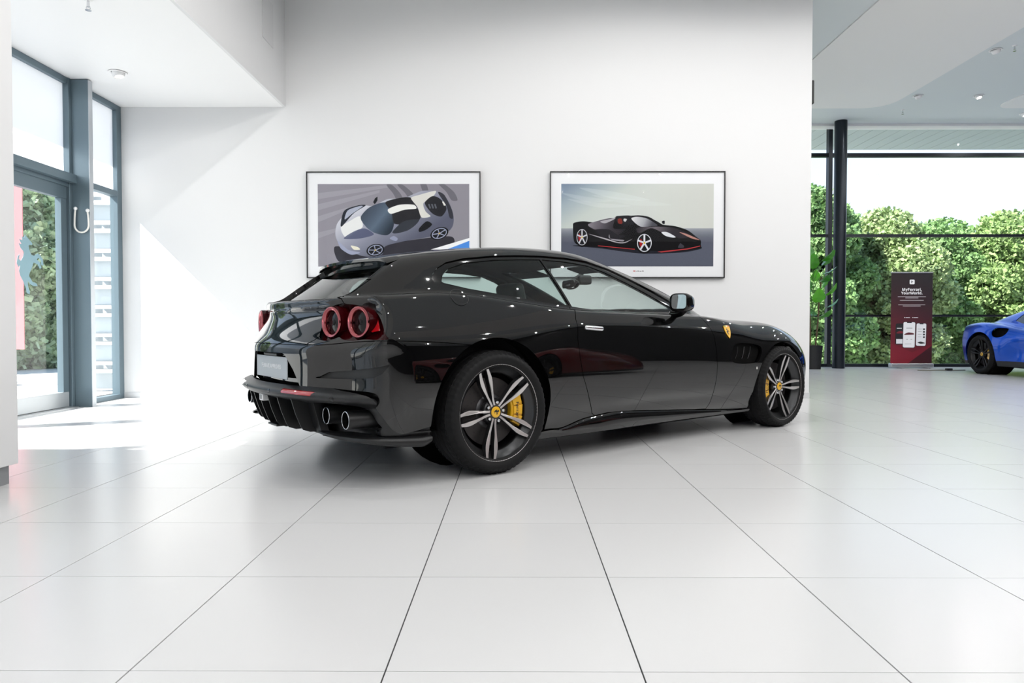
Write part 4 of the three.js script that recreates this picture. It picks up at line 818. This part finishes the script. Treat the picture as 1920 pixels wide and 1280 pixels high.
function printBlack(g, w, h) {
  g.scale(w / 1518, h / 818);
  g.fillStyle = grd(g, 0, 0, 300, 470, [0, '#6f7f94'], [0.35, '#9fadb5'], [0.7, '#c3cbc6'], [1, '#c9cfcb']); g.fillRect(0, 0, 1518, 480);
  g.fillStyle = grd(g, 600, 0, 1518, 0, [0, 'rgba(205,207,200,0)'], [1, 'rgba(200,202,196,.9)']); g.fillRect(0, 0, 1518, 480);
  for (const [x, y, l, t, c] of [[0, 90, 520, 40, .18], [180, 40, 700, 60, .22], [60, 150, 640, 34, .2], [300, 110, 800, 50, .14]]) curve(g, `rgba(225,232,230,${c})`, [[x, y], [x + l * 0.5, y + 40], [x + l, y + t * 2], [x + l * 0.5, y + t + 50]]);
  g.save(); g.beginPath(); g.rect(0, 440, 1518, 378); g.clip(); drawAsphalt(g, 1518, 818, '#565a68'); g.fillStyle = grd(g, 0, 440, 0, 600, [0, 'rgba(170,175,180,.8)'], [1, 'rgba(80,82,95,0)']); g.fillRect(0, 440, 1518, 378); g.restore();
  curve(g, 'rgba(15,15,22,.8)', [[120, 610], [400, 640], [800, 690], [1200, 680], [1400, 640], [1300, 610], [700, 600]]);
  curve(g, '#0b0a0e', [[118, 420], [130, 385], [220, 370], [330, 380], [440, 350], [540, 335], [560, 318], [700, 315], [780, 312], [880, 330], [1000, 400], [1140, 420], [1260, 460], [1340, 520], [1390, 560], [1392, 600], [1380, 640], [1180, 668], [950, 665], [700, 650], [400, 630], [200, 610], [130, 570]]);
  curve(g, grd(g, 260, 380, 700, 480, [0, '#8d8890'], [0.5, '#3a363d'], [1, '#131217']), [[270, 400], [430, 350], [530, 345], [520, 440], [640, 450], [520, 520], [330, 450]]);
  curve(g, '#1c1a20', [[330, 460], [470, 450], [560, 500], [640, 520], [480, 560]]);
  curve(g, '#a5a2a8', [[390, 372], [500, 345], [540, 330], [530, 350], [440, 390]]);
  curve(g, '#1d1d22', [[540, 330], [570, 318], [700, 318], [720, 400], [600, 400], [550, 370]]); curve(g, '#7a2a22', [[565, 350], [600, 345], [610, 395], [570, 390]]); curve(g, '#c9c9ca', [[625, 345], [655, 350], [640, 375], [622, 365]]);
  curve(g, grd(g, 720, 330, 900, 420, [0, '#d9dadc'], [0.6, '#9ea0a6'], [1, '#4a4a52']), [[700, 340], [780, 325], [870, 350], [960, 410], [900, 420], [800, 425], [740, 390]]);
  g.strokeStyle = '#17161b'; g.lineWidth = 12; g.beginPath(); g.moveTo(690, 325); g.quadraticCurveTo(840, 300, 1000, 405); g.stroke();
  curve(g, '#15141a', [[600, 400], [620, 385], [655, 390], [660, 420], [615, 425]]); curve(g, '#15141a', [[1005, 370], [1030, 366], [1030, 398], [1008, 392]]);
  curve(g, grd(g, 760, 420, 1100, 520, [0, '#2b282e'], [0.5, '#6d666c'], [1, '#29262c']), [[750, 440], [860, 425], [1000, 425], [1140, 440], [1290, 510], [1200, 540], [1050, 500], [900, 440], [780, 490]]);
  curve(g, '#d8dbe0', [[1000, 480], [1060, 480], [1140, 525], [1110, 532], [1040, 515]]); curve(g, '#b7857a', [[1180, 480], [1260, 500], [1380, 555], [1300, 540]]);
  curve(g, 'rgba(190,185,190,.9)', [[270, 495], [420, 545], [560, 585], [640, 585], [710, 545], [640, 575], [560, 575], [430, 535]]); curve(g, '#8e8b92', [[480, 500], [485, 540], [620, 555], [610, 570], [500, 552]]);
  poly(g, '#c23a3c', [[368, 610], [735, 645], [735, 651], [368, 616]]); poly(g, '#b23a3c', [[960, 672], [1260, 640], [1388, 612], [1386, 620], [1260, 650], [1000, 680]]);
  curve(g, '#3b3a42', [[1165, 630], [1200, 575], [1225, 600], [1220, 632]]); curve(g, '#0a090c', [[1180, 560], [1370, 555], [1370, 610], [1250, 625]]);
  picWheel(g, 208, 528, 66, 98, 0, '#c8cad2', 0.2, '#a02024'); picWheel(g, 830, 585, 88, 108, 0, '#d4d6dd', 0.2, '#a01c20');
}
function picture(x0, x1, printFn, label, caption) {
  const o = thing('framed_picture', label, 'picture', [(x0 + x1) / 2, 1.394, -BW + 0.002], 0, 'framed car pictures on the back wall');
  const W = x1 - x0, H = 1.226, t = 0.011, d = 0.045;
  const bars = [box(-W / 2, W / 2, H - t, H, 0, d), box(-W / 2, W / 2, 0, t, 0, d), box(-W / 2, -W / 2 + t, t, H - t, 0, d), box(W / 2 - t, W / 2, t, H - t, 0, d)];
  for (const b of bars) add('frame_bar', b, std(lin(0.025, 0.024, 0.025), 0.35, 0.4), o);
  add('mat', box(-W / 2 + t, W / 2 - t, t, H - t, 0.006, 0.03), std(lin(0.80, 0.81, 0.83), 0.5), o);
  const mx = W * 0.0645, pw = W - 2 * mx, ph = H * 0.775;
  const tex = canvasTex(1518, 818, printFn); tex.anisotropy = 8;
  const g = new THREE.PlaneGeometry(pw, ph).translate(0, H - 0.142 - ph / 2, 0.0305);
  add('print', g, phys(0xffffff, { map: tex, roughness: 0.7, specularIntensity: 0.25 }), o);
  if (caption) { add('caption', [[-0.014, 0.012], [0.004, 0.018], [0.028, 0.026], [0.058, 0.02]].map(([x, w], i) => box(x, x + w - 0.003, 0.075, 0.081 + (i % 2) * 0.004, 0.030, 0.0306)), std(0x333333, 0.5), o); add('caption_mark', box(-0.045, -0.02, 0.075, 0.086, 0.030, 0.0306), std(0xb01820, 0.5), o); }
  add('picture_glass', new THREE.PlaneGeometry(W - 2 * t, H - 2 * t).translate(0, H / 2, 0.036), M.clear, o);
  return o;
}
picture(-2.413, -0.401, printSilver, 'framed print of a silver sports car seen from above on asphalt', false);
picture(0.401, 2.419, printBlack, 'framed print of a black open sports car under a pale sky', true);
// ---------------------------------------------------------------- things at the left window
{
  const d = add('horse_decal', extrude(horseShape(0.36, 0.56), 0.0012).rotateY(Math.PI / 2).translate(GX + 0.004, 1.42, -6.50), std(lin(0.26, 0.42, 0.48), 0.5)); d.userData = { label: 'dark rearing horse decal on the glass door', category: 'decal' };
  const c = thing('hose_loop', 'white looped cord hanging on the steel post beside the door', 'cord', [GX + 0.165, 1.80, -7.03]);
  const pts = []; for (let i = 0; i <= 16; i++) { const a = Math.PI + i / 16 * Math.PI; pts.push([Math.cos(a) * 0.072, Math.sin(a) * 0.075 + 0.075, 0.012]); }
  add('cord', tube([[-0.062, 0.24, 0.012], [-0.07, 0.15, 0.012], ...pts, [0.07, 0.15, 0.012], [0.062, 0.22, 0.012]], 0.0085, 60, 10), std(lin(0.85, 0.83, 0.78), 0.5), c);
  for (const [x, y] of [[-0.062, 0.245], [0.062, 0.225]]) add('cord_hook', new THREE.SphereGeometry(0.018, 16, 12).translate(x, y, 0.01), M.white, c);
}
{ const s = thing('wall_speaker', 'small black speaker mounted at the end of the back wall', 'speaker', [WE + 0.02, 3.42, -BW - 0.14]); add('cabinet', box(-0.02, 0.03, 0, 0.27, -0.09, 0.09, 0.008), M.black, s); add('grille', box(0.03, 0.034, 0.01, 0.26, -0.08, 0.08, 0.002), std(lin(0.05, 0.05, 0.05), 0.8), s); }
// ---------------------------------------------------------------- roll-up banner
{
  const b = thing('rollup_banner', 'dark red roll-up banner with white heading and three phone pictures', 'banner', [7.87, 0, -13.6]);
  const art = canvasTex(768, 1786, (g, w, h) => {
    g.fillStyle = grd(g, 0, h, w, 0, [0, '#7a0f22'], [0.35, '#5e0d1d'], [0.7, '#2c1016'], [1, '#161317']); g.fillRect(0, 0, w, h);
    poly(g, 'rgba(25,10,14,.55)', [[w, 1430], [w, h], [320, h]]); poly(g, 'rgba(150,20,45,.35)', [[0, 1380], [0, h], [320, h], [w, 1430], [w, 1400], [400, 1560]]);
    g.fillStyle = '#fff'; g.beginPath(); g.roundRect(340, 130, 92, 92, 18); g.fill(); g.fillStyle = '#222'; horsePath(g, 366, 148, 40, 56);
    g.fillStyle = '#fff'; g.textAlign = 'center'; g.font = 'bold 74px sans-serif'; g.fillText('MyFerrari,', 384, 350); g.fillText('YourWorld.', 384, 420);
    g.fillStyle = 'rgba(255,255,255,.8)'; for (const [y, l] of [[462, 520], [486, 240], [532, 440], [622, 500], [644, 330]]) g.fillRect(384 - l / 2, y, l, 9);
    for (const x of [250, 400]) { g.fillStyle = '#fff'; g.fillRect(x, 868, 14, 16); g.fillRect(x + 24, 872, 80, 10); }
    const phone = (x, y, ww, hh, top, rot) => { g.save(); g.translate(x, y); g.rotate(rot); g.fillStyle = '#0c0c0e'; g.beginPath(); g.roundRect(-8, -8, ww + 16, hh + 16, 34); g.fill(); g.fillStyle = top; g.beginPath(); g.roundRect(0, 0, ww, hh, 28); g.fill(); g.fillStyle = '#0c0c0e'; g.fillRect(ww * 0.3, 0, ww * 0.4, 16); g.restore(); };
    phone(100, 1000, 190, 400, '#19181b', 0.02); g.fillStyle = '#e9e9ec'; g.fillRect(104, 1300, 150, 90); curve(g, '#7a1a26', [[112, 1170], [170, 1140], [235, 1160], [230, 1185], [120, 1190]]); g.fillStyle = '#ddd'; g.fillRect(115, 1080, 90, 14);
    phone(480, 990, 180, 440, '#eeeef1', 0.02); for (let i = 0; i < 4; i++) { g.fillStyle = '#2a2a30'; g.fillRect(600, 1090 + i * 52, 34, 32); g.fillStyle = '#aaa'; g.fillRect(505, 1096 + i * 52, 70, 8); } curve(g, '#222', [[500, 1370], [560, 1350], [640, 1380], [560, 1392]]);
    phone(235, 965, 220, 500, '#f4f4f6', 0.015); curve(g, '#5a1a20', [[260, 1200], [330, 1170], [420, 1185], [425, 1210], [265, 1215]]); g.fillStyle = '#888'; g.fillRect(290, 1080, 110, 10); g.fillStyle = '#bbb'; g.fillRect(290, 1300, 30, 12); g.fillRect(370, 1300, 30, 12); g.fillRect(265, 1390, 120, 8);
  });
  add('banner_sheet', new THREE.BoxGeometry(0.82, 1.80, 0.002).translate(0, 0.99, 0), M.satinBanner = std(lin(0.1, 0.01, 0.02), 0.6), b);
  add('banner_print', new THREE.PlaneGeometry(0.82, 1.80).translate(0, 0.99, 0.0015), std(0xffffff, 0.55, 0, { map: art }), b);
  const alu = std(lin(0.5, 0.51, 0.52), 0.35, 0.8);
  add('top_rail', box(-0.415, 0.415, 1.885, 1.91, -0.012, 0.012, 0.004), alu, b);
  add('base_cassette', box(-0.425, 0.425, 0.018, 0.10, -0.06, 0.06, 0.02), alu, b);
  add('pole', new THREE.CylinderGeometry(0.009, 0.009, 1.85, 12).translate(0, 0.97, -0.03), alu, b);
  for (const x of [-0.25, 0.25]) add('foot', box(x - 0.03, x + 0.03, 0, 0.02, -0.18, 0.18, 0.004), alu, b);
}
// ---------------------------------------------------------------- potted plant behind the end of the wall
{
  const p = thing('potted_fig', 'tall broad-leaved plant in a black pot beside the far glazing', 'plant', [5.80, 0, -13.35]);
  add('pot', [new THREE.CylinderGeometry(0.20, 0.165, 0.46, 4, 1).rotateY(Math.PI / 4).translate(0, 0.23, 0)], M.black, p);
  add('soil', new THREE.CylinderGeometry(0.17, 0.17, 0.02, 4).rotateY(Math.PI / 4).translate(0, 0.455, 0), std(lin(0.03, 0.02, 0.012), 0.95), p);
  for (const [x, h] of [[-0.04, 2.0], [0.06, 1.8]]) add('stem', tube([[x, 0.44, 0], [x * 1.6, 1.0, 0.03], [x * 2.2, h * 0.75, -0.02], [x * 2.6, h, 0.02]], 0.016, 24, 8), std(lin(0.10, 0.065, 0.035), 0.8), p);
  const leafG = (() => { const g = new THREE.PlaneGeometry(1, 1, 8, 12), q = g.attributes.position; for (let i = 0; i < q.count; i++) { const u = q.getY(i) + 0.5, wv = Math.pow(Math.sin(Math.PI * clamp(u * 0.98 + 0.01, 0, 1)), 0.7) * 0.36 * (1.08 - 0.3 * u), x = q.getX(i) * 2 * wv; q.setXYZ(i, x, u, -0.22 * u * u + 0.3 * Math.abs(x) + 0.012 * Math.sin(u * 20)); } g.computeVertexNormals(); return g; })();
  const greens = [lin(0.08, 0.38, 0.02), lin(0.055, 0.28, 0.025), lin(0.13, 0.52, 0.025)].map((c) => phys(c, { roughness: 0.3, transmission: 0.4, thickness: 0 })), stalk = std(lin(0.06, 0.16, 0.03), 0.6);
  for (let i = 0; i < 24; i++) {
    const h = 0.95 + 1.2 * (i / 23), a = i * 2.4 + 0.4, r = 0.14 + 0.16 * rnd(), up = 0.1 + 0.15 * rnd(), s = 0.25 + rnd() * 0.1, ex = Math.sin(a), ez = Math.cos(a);
    add('petiole', tube([[0, h - 0.25, 0], [ex * r * 0.5, h - 0.05, ez * r * 0.5], [ex * r, h + up * 0.4, ez * r]], 0.006, 8, 6), stalk, p);
    const m = add('leaf', leafG, greens[i % 3], p); m.position.set(ex * r, h + up * 0.4, ez * r); m.rotation.order = 'YXZ'; m.rotation.y = a; m.rotation.x = 0.5 + rnd() * 0.9; m.scale.setScalar(s);
  }
}
{ const c = thing('charging_cable', 'thin cable with a black plug lying on the floor beside the blue car', 'cable', [8.0, 0, -12.9]);
  add('cable', tube([[-0.42, 0.008, 0.02], [-0.2, 0.008, 0.06], [0, 0.008, 0.0], [0.25, 0.008, 0.05], [0.5, 0.008, -0.02]], 0.007, 40, 8), std(lin(0.12, 0.11, 0.06), 0.6), c); add('plug', box(0.1, 0.22, 0, 0.045, 0.0, 0.06, 0.012), M.black, c); }
// ---------------------------------------------------------------- mid-engined coupes (blue in view, red at the right of the showroom)
M.bluepaint = phys(lin(0.0, 0.075, 0.52), { roughness: 0.32, metalness: 0.75, clearcoat: 0.6, clearcoatRoughness: 0.015 });
M.redpaint = phys(lin(0.17, 0.002, 0.003), { roughness: 0.3, clearcoat: 1, clearcoatRoughness: 0.015 });
M.privacy = phys(lin(0.004, 0.005, 0.006), { roughness: 0.03 });
function sportsCar(root, paint) {
  const plan2 = spl([[-0.85, 0.86], [-0.5, 0.945], [-0.05, 0.985], [0.35, 0.965], [0.8, 0.905], [1.3, 0.885], [1.8, 0.905], [2.3, 0.945], [2.65, 0.955], [3.0, 0.935], [3.4, 0.82], [3.7, 0.62]]);
  const top2 = spl([[-0.95, 0.80], [-0.7, 0.835], [-0.4, 0.885], [-0.05, 0.90], [0.4, 0.85], [0.9, 0.78], [1.5, 0.76], [2.1, 0.76], [2.6, 0.75], [3.0, 0.69], [3.4, 0.58], [3.75, 0.42]]);
  const topS = (x, z) => top2(x) - 0.05 * sstep(0.75, 0.3, Math.abs(z)) * sstep(1.3, 0, x) + 0.05 * Math.exp(-(((Math.abs(z) - 0.72) / 0.15) ** 2)) * sstep(1.9, 2.5, x);
  const cw = spl([[-0.8, 0.50], [-0.3, 0.60], [0.2, 0.68], [0.8, 0.74], [1.3, 0.75], [1.8, 0.72], [2.3, 0.66]]);
  const rf = spl([[-0.9, 0.83], [-0.5, 0.90], [0, 1.03], [0.4, 1.13], [0.8, 1.195], [1.1, 1.205], [1.4, 1.16], [1.8, 1.02], [2.2, 0.85], [2.6, 0.66]]);
  const f = (x, y, z0) => {
    const z = Math.abs(z0), a = Math.max(0, 0.5 - y), b = Math.max(0, y - 0.5);
    let d = smax(z - (plan2(x) - 0.55 * a * a - 0.35 * b * b - 0.045 * Math.exp(-(((y - 0.42) / 0.16) ** 2)) * sstep(0.45, 0.9, x) * sstep(2.1, 1.5, x)), y - topS(x, z), 0.13);
    d = smax(d, -0.80 - 0.25 * Math.max(0, 0.8 - y) * sstep(0.3, 0.7, y) + 0.3 * z * z - x + (y > 0.78 ? (0.78 - y) * 0.6 : 0), 0.1);
    d = smax(d, x - (3.68 - 0.5 * z * z - 1.3 * Math.max(0, y - 0.35) ** 2), 0.18);
    let c = smax(z - (cw(x) - 0.5 * (y - 0.8) - 0.4 * Math.max(0, y - 0.8) ** 2), y - (rf(x + 0.5 * z * z * sstep(0.6, 1.4, x)) - 0.1 * z * z), 0.09);
    c = Math.max(c, 0.7 - y);
    return smin(d, c, 0.05);
  };
  const half = clip(isoMesh(f, [-1.05, 0.1, -0.05], [3.85, 1.3, 1.06], 0.024), (x, y, z) => -z, 0); half.cut = [];
  const A = [[0, 0.352, 0.385], [2.65, 0.335, 0.37]];
  const win = outline([[.42, .93], [.50, 1.02], [.75, 1.12], [1.05, 1.145], [1.35, 1.10], [1.7, .96], [1.85, .86], [1.7, .835], [1.2, .84], [.7, .875]]);
  const intake = outline([[.30, .735], [.345, .80], [.46, .815], [.60, .79], [.62, .735], [.55, .67], [.42, .645], [.33, .67]], true, 60);
  const scr = outline([[1.3, -.2], [1.3, .3], [1.22, .5], [1.6, .56], [1.95, .6], [2.2, .4], [2.28, -.2]]), glassZ = (x, y, z) => (y > 0.8 && z > 0.3 ? win(x, y) : 0.5), scrZ = (x, y, z) => (y > 0.82 && x > 1.1 ? scr(x, z) : 0.5);
  let s = half; for (const [ax, ay, r] of A) s = clip(s, (x, y) => -(y < ay ? Math.abs(x - ax) - r : Math.hypot(x - ax, y - ay) - r), 1);
  s = clip(s, (x, y) => 0.16 - y, 0);
  const low = clip(s, (x, y) => y - 0.235 - 0.02 * Math.sin(x * 2), 0); s = clip(s, (x, y) => 0.235 + 0.02 * Math.sin(x * 2) - y, 0);
  const inS = (x, y, z) => (z > 0.5 ? intake(x, y) : 0.5);
  s = clip(clip(clip(s, (x, y, z) => -glassZ(x, y, z), 1), (x, y, z) => -scrZ(x, y, z), 1), (x, y, z) => -inS(x, y, z), 2);
  const both = [1, -1];
  add('body_shell', panel(s, 0.012, both), paint, root);
  add('lower_trim', panel(low, 0, both), M.satin, root);
  add('windscreen', panel(shift(clip(half, (x, y, z) => scrZ(x, y, z), 1), -0.004), 0, both), M.privacy, root);
  for (const q of both) {
    add('side_window', panel(shift(clip(half, (x, y, z) => glassZ(x, y, z), 1), -0.006), 0, [q]), M.privacy, root);
    add('side_intake', panel(warp(clip(half, (x, y, z) => inS(x, y, z) - 0.004, 1), (x, y, z) => [x - 0.05, y, z - 0.07]), 0, [q]), M.well, root);
    add('tail_lamp', new THREE.TorusGeometry(0.07, 0.018, 10, 28).rotateY(Math.PI / 2).translate(-0.79, 0.72, q * 0.55), M.redlens, root);
    add('door_mirror', new THREE.SphereGeometry(1, 20, 14).scale(0.09, 0.055, 0.09).translate(1.62, 0.92, q * 0.95), paint, root);
    for (const [ax, ay, r] of A) {
      const h = new THREE.Group(); h.name = 'wheel'; h.position.set(ax, ay - 0.004, q * 0.955); if (q < 0) h.rotation.y = Math.PI; root.add(h);
      wheel(h, { R: 0.345, rim: 0.268, width: 0.27, dark: true, twist: 0.35, caliper: ax > 1 ? Math.PI : 0, side: q });
      add('wheel_well', [new THREE.CylinderGeometry(r + 0.01, r + 0.01, 0.34, 36, 1, true).rotateX(Math.PI / 2).translate(ax, ay + 0.02, q * 0.74), new THREE.CircleGeometry(r + 0.02, 32).translate(ax, ay + 0.06, q * 0.58)], M.well, root);
    }
  }
  add('under_tray', box(-0.5, 3.3, 0.13, 0.17, -0.6, 0.6), M.well, root);
  add('rear_grille', box(-0.80, -0.74, 0.36, 0.55, -0.62, 0.62, 0.02), M.satin, root);
  return root;
}
const blue = thing('sports_car', 'metallic blue mid-engined coupe with black wheels beside the far glazing', 'car', [9.08, 0, -11.95], -Math.PI / 2 - 0.03);
sportsCar(blue, M.bluepaint);
const red = blue.clone(); red.name = numbered('sports_car'); scene.add(red);
red.userData = { label: 'dark red mid-engined coupe standing right of the black car, mirrored in its door', category: 'car' };
red.traverse((o) => { if (o.isMesh && o.material === M.bluepaint) o.material = M.redpaint; });
red.position.set(5.3, 0, -0.95); red.rotation.y = Math.PI / 2;
// ---------------------------------------------------------------- outside
M.paving = std(lin(0.50, 0.49, 0.47), 0.9);
M.render = std(lin(0.72, 0.72, 0.71), 0.85);
{ const g = structure('floor_terrace', box(-40, GX - 0.1, -0.35, -0.03, 30, -40), M.paving, 'pale paving outside the bay');
  structure('floor_sunk_terrace', box(GX - 0.1, 60, -1.7, -1.49, -14.45, -21.5), std(lin(0.52, 0.52, 0.50), 0.9), 'pale sunk terrace below the far glazing');
  structure('floor_yard', box(GX - 0.1, 60, -1.9, -1.5, -14.45, -60), std(lin(0.12, 0.14, 0.07), 0.95), 'green ground beyond the far glazing'); }
structure('trim_1', [box(GX - 0.78, GX - 0.02, 3.44, 3.62, -3.07, -10), box(GX - 5.2, GX - 0.02, 3.44, 3.62, 9, -3.07)], M.render, 'flat canopy over the bay glazing');
{ const c = structGroup('trim_2', 'slatted canopy outside the far glazing');
  add('deck', box(3.0, 15, 4.985, 5.25, -14.2, -16.15), M.render, c);
  for (let i = 0; i < 40; i++) { const x = 3.02 + i * 0.3; add('plank', box(x, x + 0.288, 4.955, 4.985, -14.2, -16.1), M.plank ??= std(lin(0.50, 0.56, 0.55), 0.7), c); } }
{ const w = thing('louvre_screen', 'white slatted screen outside seen through the narrow bay pane', 'screen', [-5.45, 0, -9.0]);
  add('backing', box(-0.32, 0.32, 0, 2.9, -0.12, -0.10), std(lin(0.48, 0.54, 0.58), 0.7), w);
  for (let i = 0; i < 7; i++) for (const d of [0, 0.105]) add('slat', box(-0.32, 0.32, 0.22 + i * 0.37 + d, 0.262 + i * 0.37 + d, -0.06, 0.05, 0.005), M.white, w);
  for (const x of [-0.33, 0.33]) add('upright', box(x - 0.04, x + 0.04, 0, 2.9, -0.1, 0), M.white, w); }
{ const f = thing('flag_banner', 'red banner standing outside the glass door', 'banner', [-7.3, 0, -9.9]);
  add('pole', new THREE.CylinderGeometry(0.02, 0.02, 4.2, 12).translate(-0.22, 2.1, 0), M.chrome, f);
  add('cloth', box(-0.2, 0.16, 0.5, 4.1, -0.006, 0.006), std(lin(0.62, 0.20, 0.21), 0.7), f); add('foot', new THREE.CylinderGeometry(0.2, 0.22, 0.05, 20).translate(-0.22, 0.025, 0), M.plinth, f); }
structure('wall_outside', box(-22, -13.5, -0.1, 2.4, -4, -22), M.render, 'sunlit pale garden wall outside the bay');
// trees: a trunk with limbs and a crown of leaf sprays
const sprayG = (() => { const list = []; for (let k = 0; k < 9; k++) { const g = new THREE.PlaneGeometry(0.075, 0.13, 1, 2), p = g.attributes.position; for (let i = 0; i < p.count; i++) p.setZ(i, -0.6 * p.getY(i) ** 2); g.translate(0, 0.065, 0).rotateX(0.5 + rnd() * 0.9).rotateY(k * 1.05 + rnd()).rotateZ((rnd() - 0.5) * 1.2).translate((rnd() - 0.5) * 0.2, (rnd() - 0.5) * 0.2, (rnd() - 0.5) * 0.2); g.computeVertexNormals(); list.push(g); } return merged(list); })();
M.leaf = phys(0xffffff, { roughness: 0.75, transmission: 0.3, thickness: 0 });
M.bark = std(lin(0.06, 0.045, 0.03), 0.9);
function tree(x, d, h, r, n, hue, label) {
  const t = thing('leafy_tree', label, 'tree', [x, x > 0 ? -1.5 : -0.05, -d], 0, 'trees outside'); if (x > 0) h += 1.5;
  const limbs = [tube([[0, 0, 0], [0.08, h * 0.3, 0.05], [-0.05, h * 0.6, 0], [0.05, h * 0.85, 0]], 0.13, 20, 8)];
  for (let k = 0; k < 5; k++) { const a = k * 1.3, y = h * (0.3 + 0.1 * k); limbs.push(tube([[0, y, 0], [Math.cos(a) * r * 0.35, y + h * 0.12, Math.sin(a) * r * 0.35], [Math.cos(a) * r * 0.7, y + h * 0.2, Math.sin(a) * r * 0.7]], 0.05, 10, 6)); }
  add('trunk', limbs, M.bark, t);
  const blobs = []; for (let k = 0; k < 16; k++) { const y = h * (0.14 + 0.78 * (k / 15)), w = r * Math.sin(Math.PI * clamp(0.16 + 0.76 * (k / 15), 0, 1)) , a = k * 2.4; blobs.push([Math.cos(a) * w * 0.6, y, Math.sin(a) * w * 0.6, r * (0.34 + 0.2 * rnd())]); }
  const im = new THREE.InstancedMesh(sprayG, M.leaf, n); im.name = 'foliage'; im.userData.kind = 'stuff'; const o = new THREE.Object3D(), c = new THREE.Color();
  for (let i = 0; i < n; i++) {
    const b = blobs[Math.floor(rnd() * 16)], u = rnd() * 6.283, v = Math.acos(2 * rnd() - 1), q = b[3] * (0.55 + 0.5 * rnd());
    o.position.set(b[0] + Math.sin(v) * Math.cos(u) * q, b[1] + Math.cos(v) * q * 0.8, b[2] + Math.sin(v) * Math.sin(u) * q);
    o.rotation.set(rnd() * 6, rnd() * 6, rnd() * 6); o.scale.setScalar(0.55 + 0.65 * rnd()); o.updateMatrix(); im.setMatrixAt(i, o.matrix);
    const k = 0.65 + 0.7 * rnd(); im.setColorAt(i, c.setRGB(hue[0] * k, hue[1] * k, hue[2] * k));
  }
  t.add(im);
}
const G1 = [0.26, 0.38, 0.13], G2 = [0.19, 0.33, 0.11], G3 = [0.32, 0.42, 0.18];
tree(10.2, 23.5, 5.6, 2.1, 16640, G2, 'tall tree outside just right of the round column');
tree(8.9, 25.5, 5.9, 2.3, 14720, G1, 'tree outside behind the plant and the round column');
tree(13.4, 24.5, 4.7, 2.0, 14720, G3, 'tree outside left of the roll-up banner');
tree(16.4, 26.5, 4.6, 2.1, 14720, G2, 'tree outside behind the roll-up banner');
tree(18.6, 25.5, 4.7, 2.1, 14720, G1, 'tree outside above the tail of the blue car');
tree(21.2, 27.0, 4.9, 2.3, 14720, G3, 'tree outside above the blue car roof');
tree(6.0, 26.5, 5.2, 2.3, 6000, G1, 'tree outside hidden behind the end of the back wall');
tree(12.0, 28.5, 4.4, 2.4, 11520, G1, 'tree in the second row between column and banner');
tree(15.0, 30.0, 4.7, 2.6, 11520, G3, 'tree in the second row behind the banner');
tree(19.5, 31.0, 5.0, 2.8, 11520, G2, 'tree in the second row behind the blue car');
tree(24.5, 30.0, 5.2, 2.9, 11520, G1, 'tree outside at the right end of the far glazing');
tree(-10.6, 14.0, 4.0, 1.7, 13440, [0.48, 0.58, 0.36], 'leafy tree outside seen through the glass door');
tree(-12.8, 12.4, 4.2, 1.7, 9600, [0.45, 0.56, 0.34], 'leafy tree outside left of the glass door');
scene.traverse((o) => { if (o.isMesh) { o.castShadow = true; o.receiveShadow = true; } });
renderer.render(scene, camera);
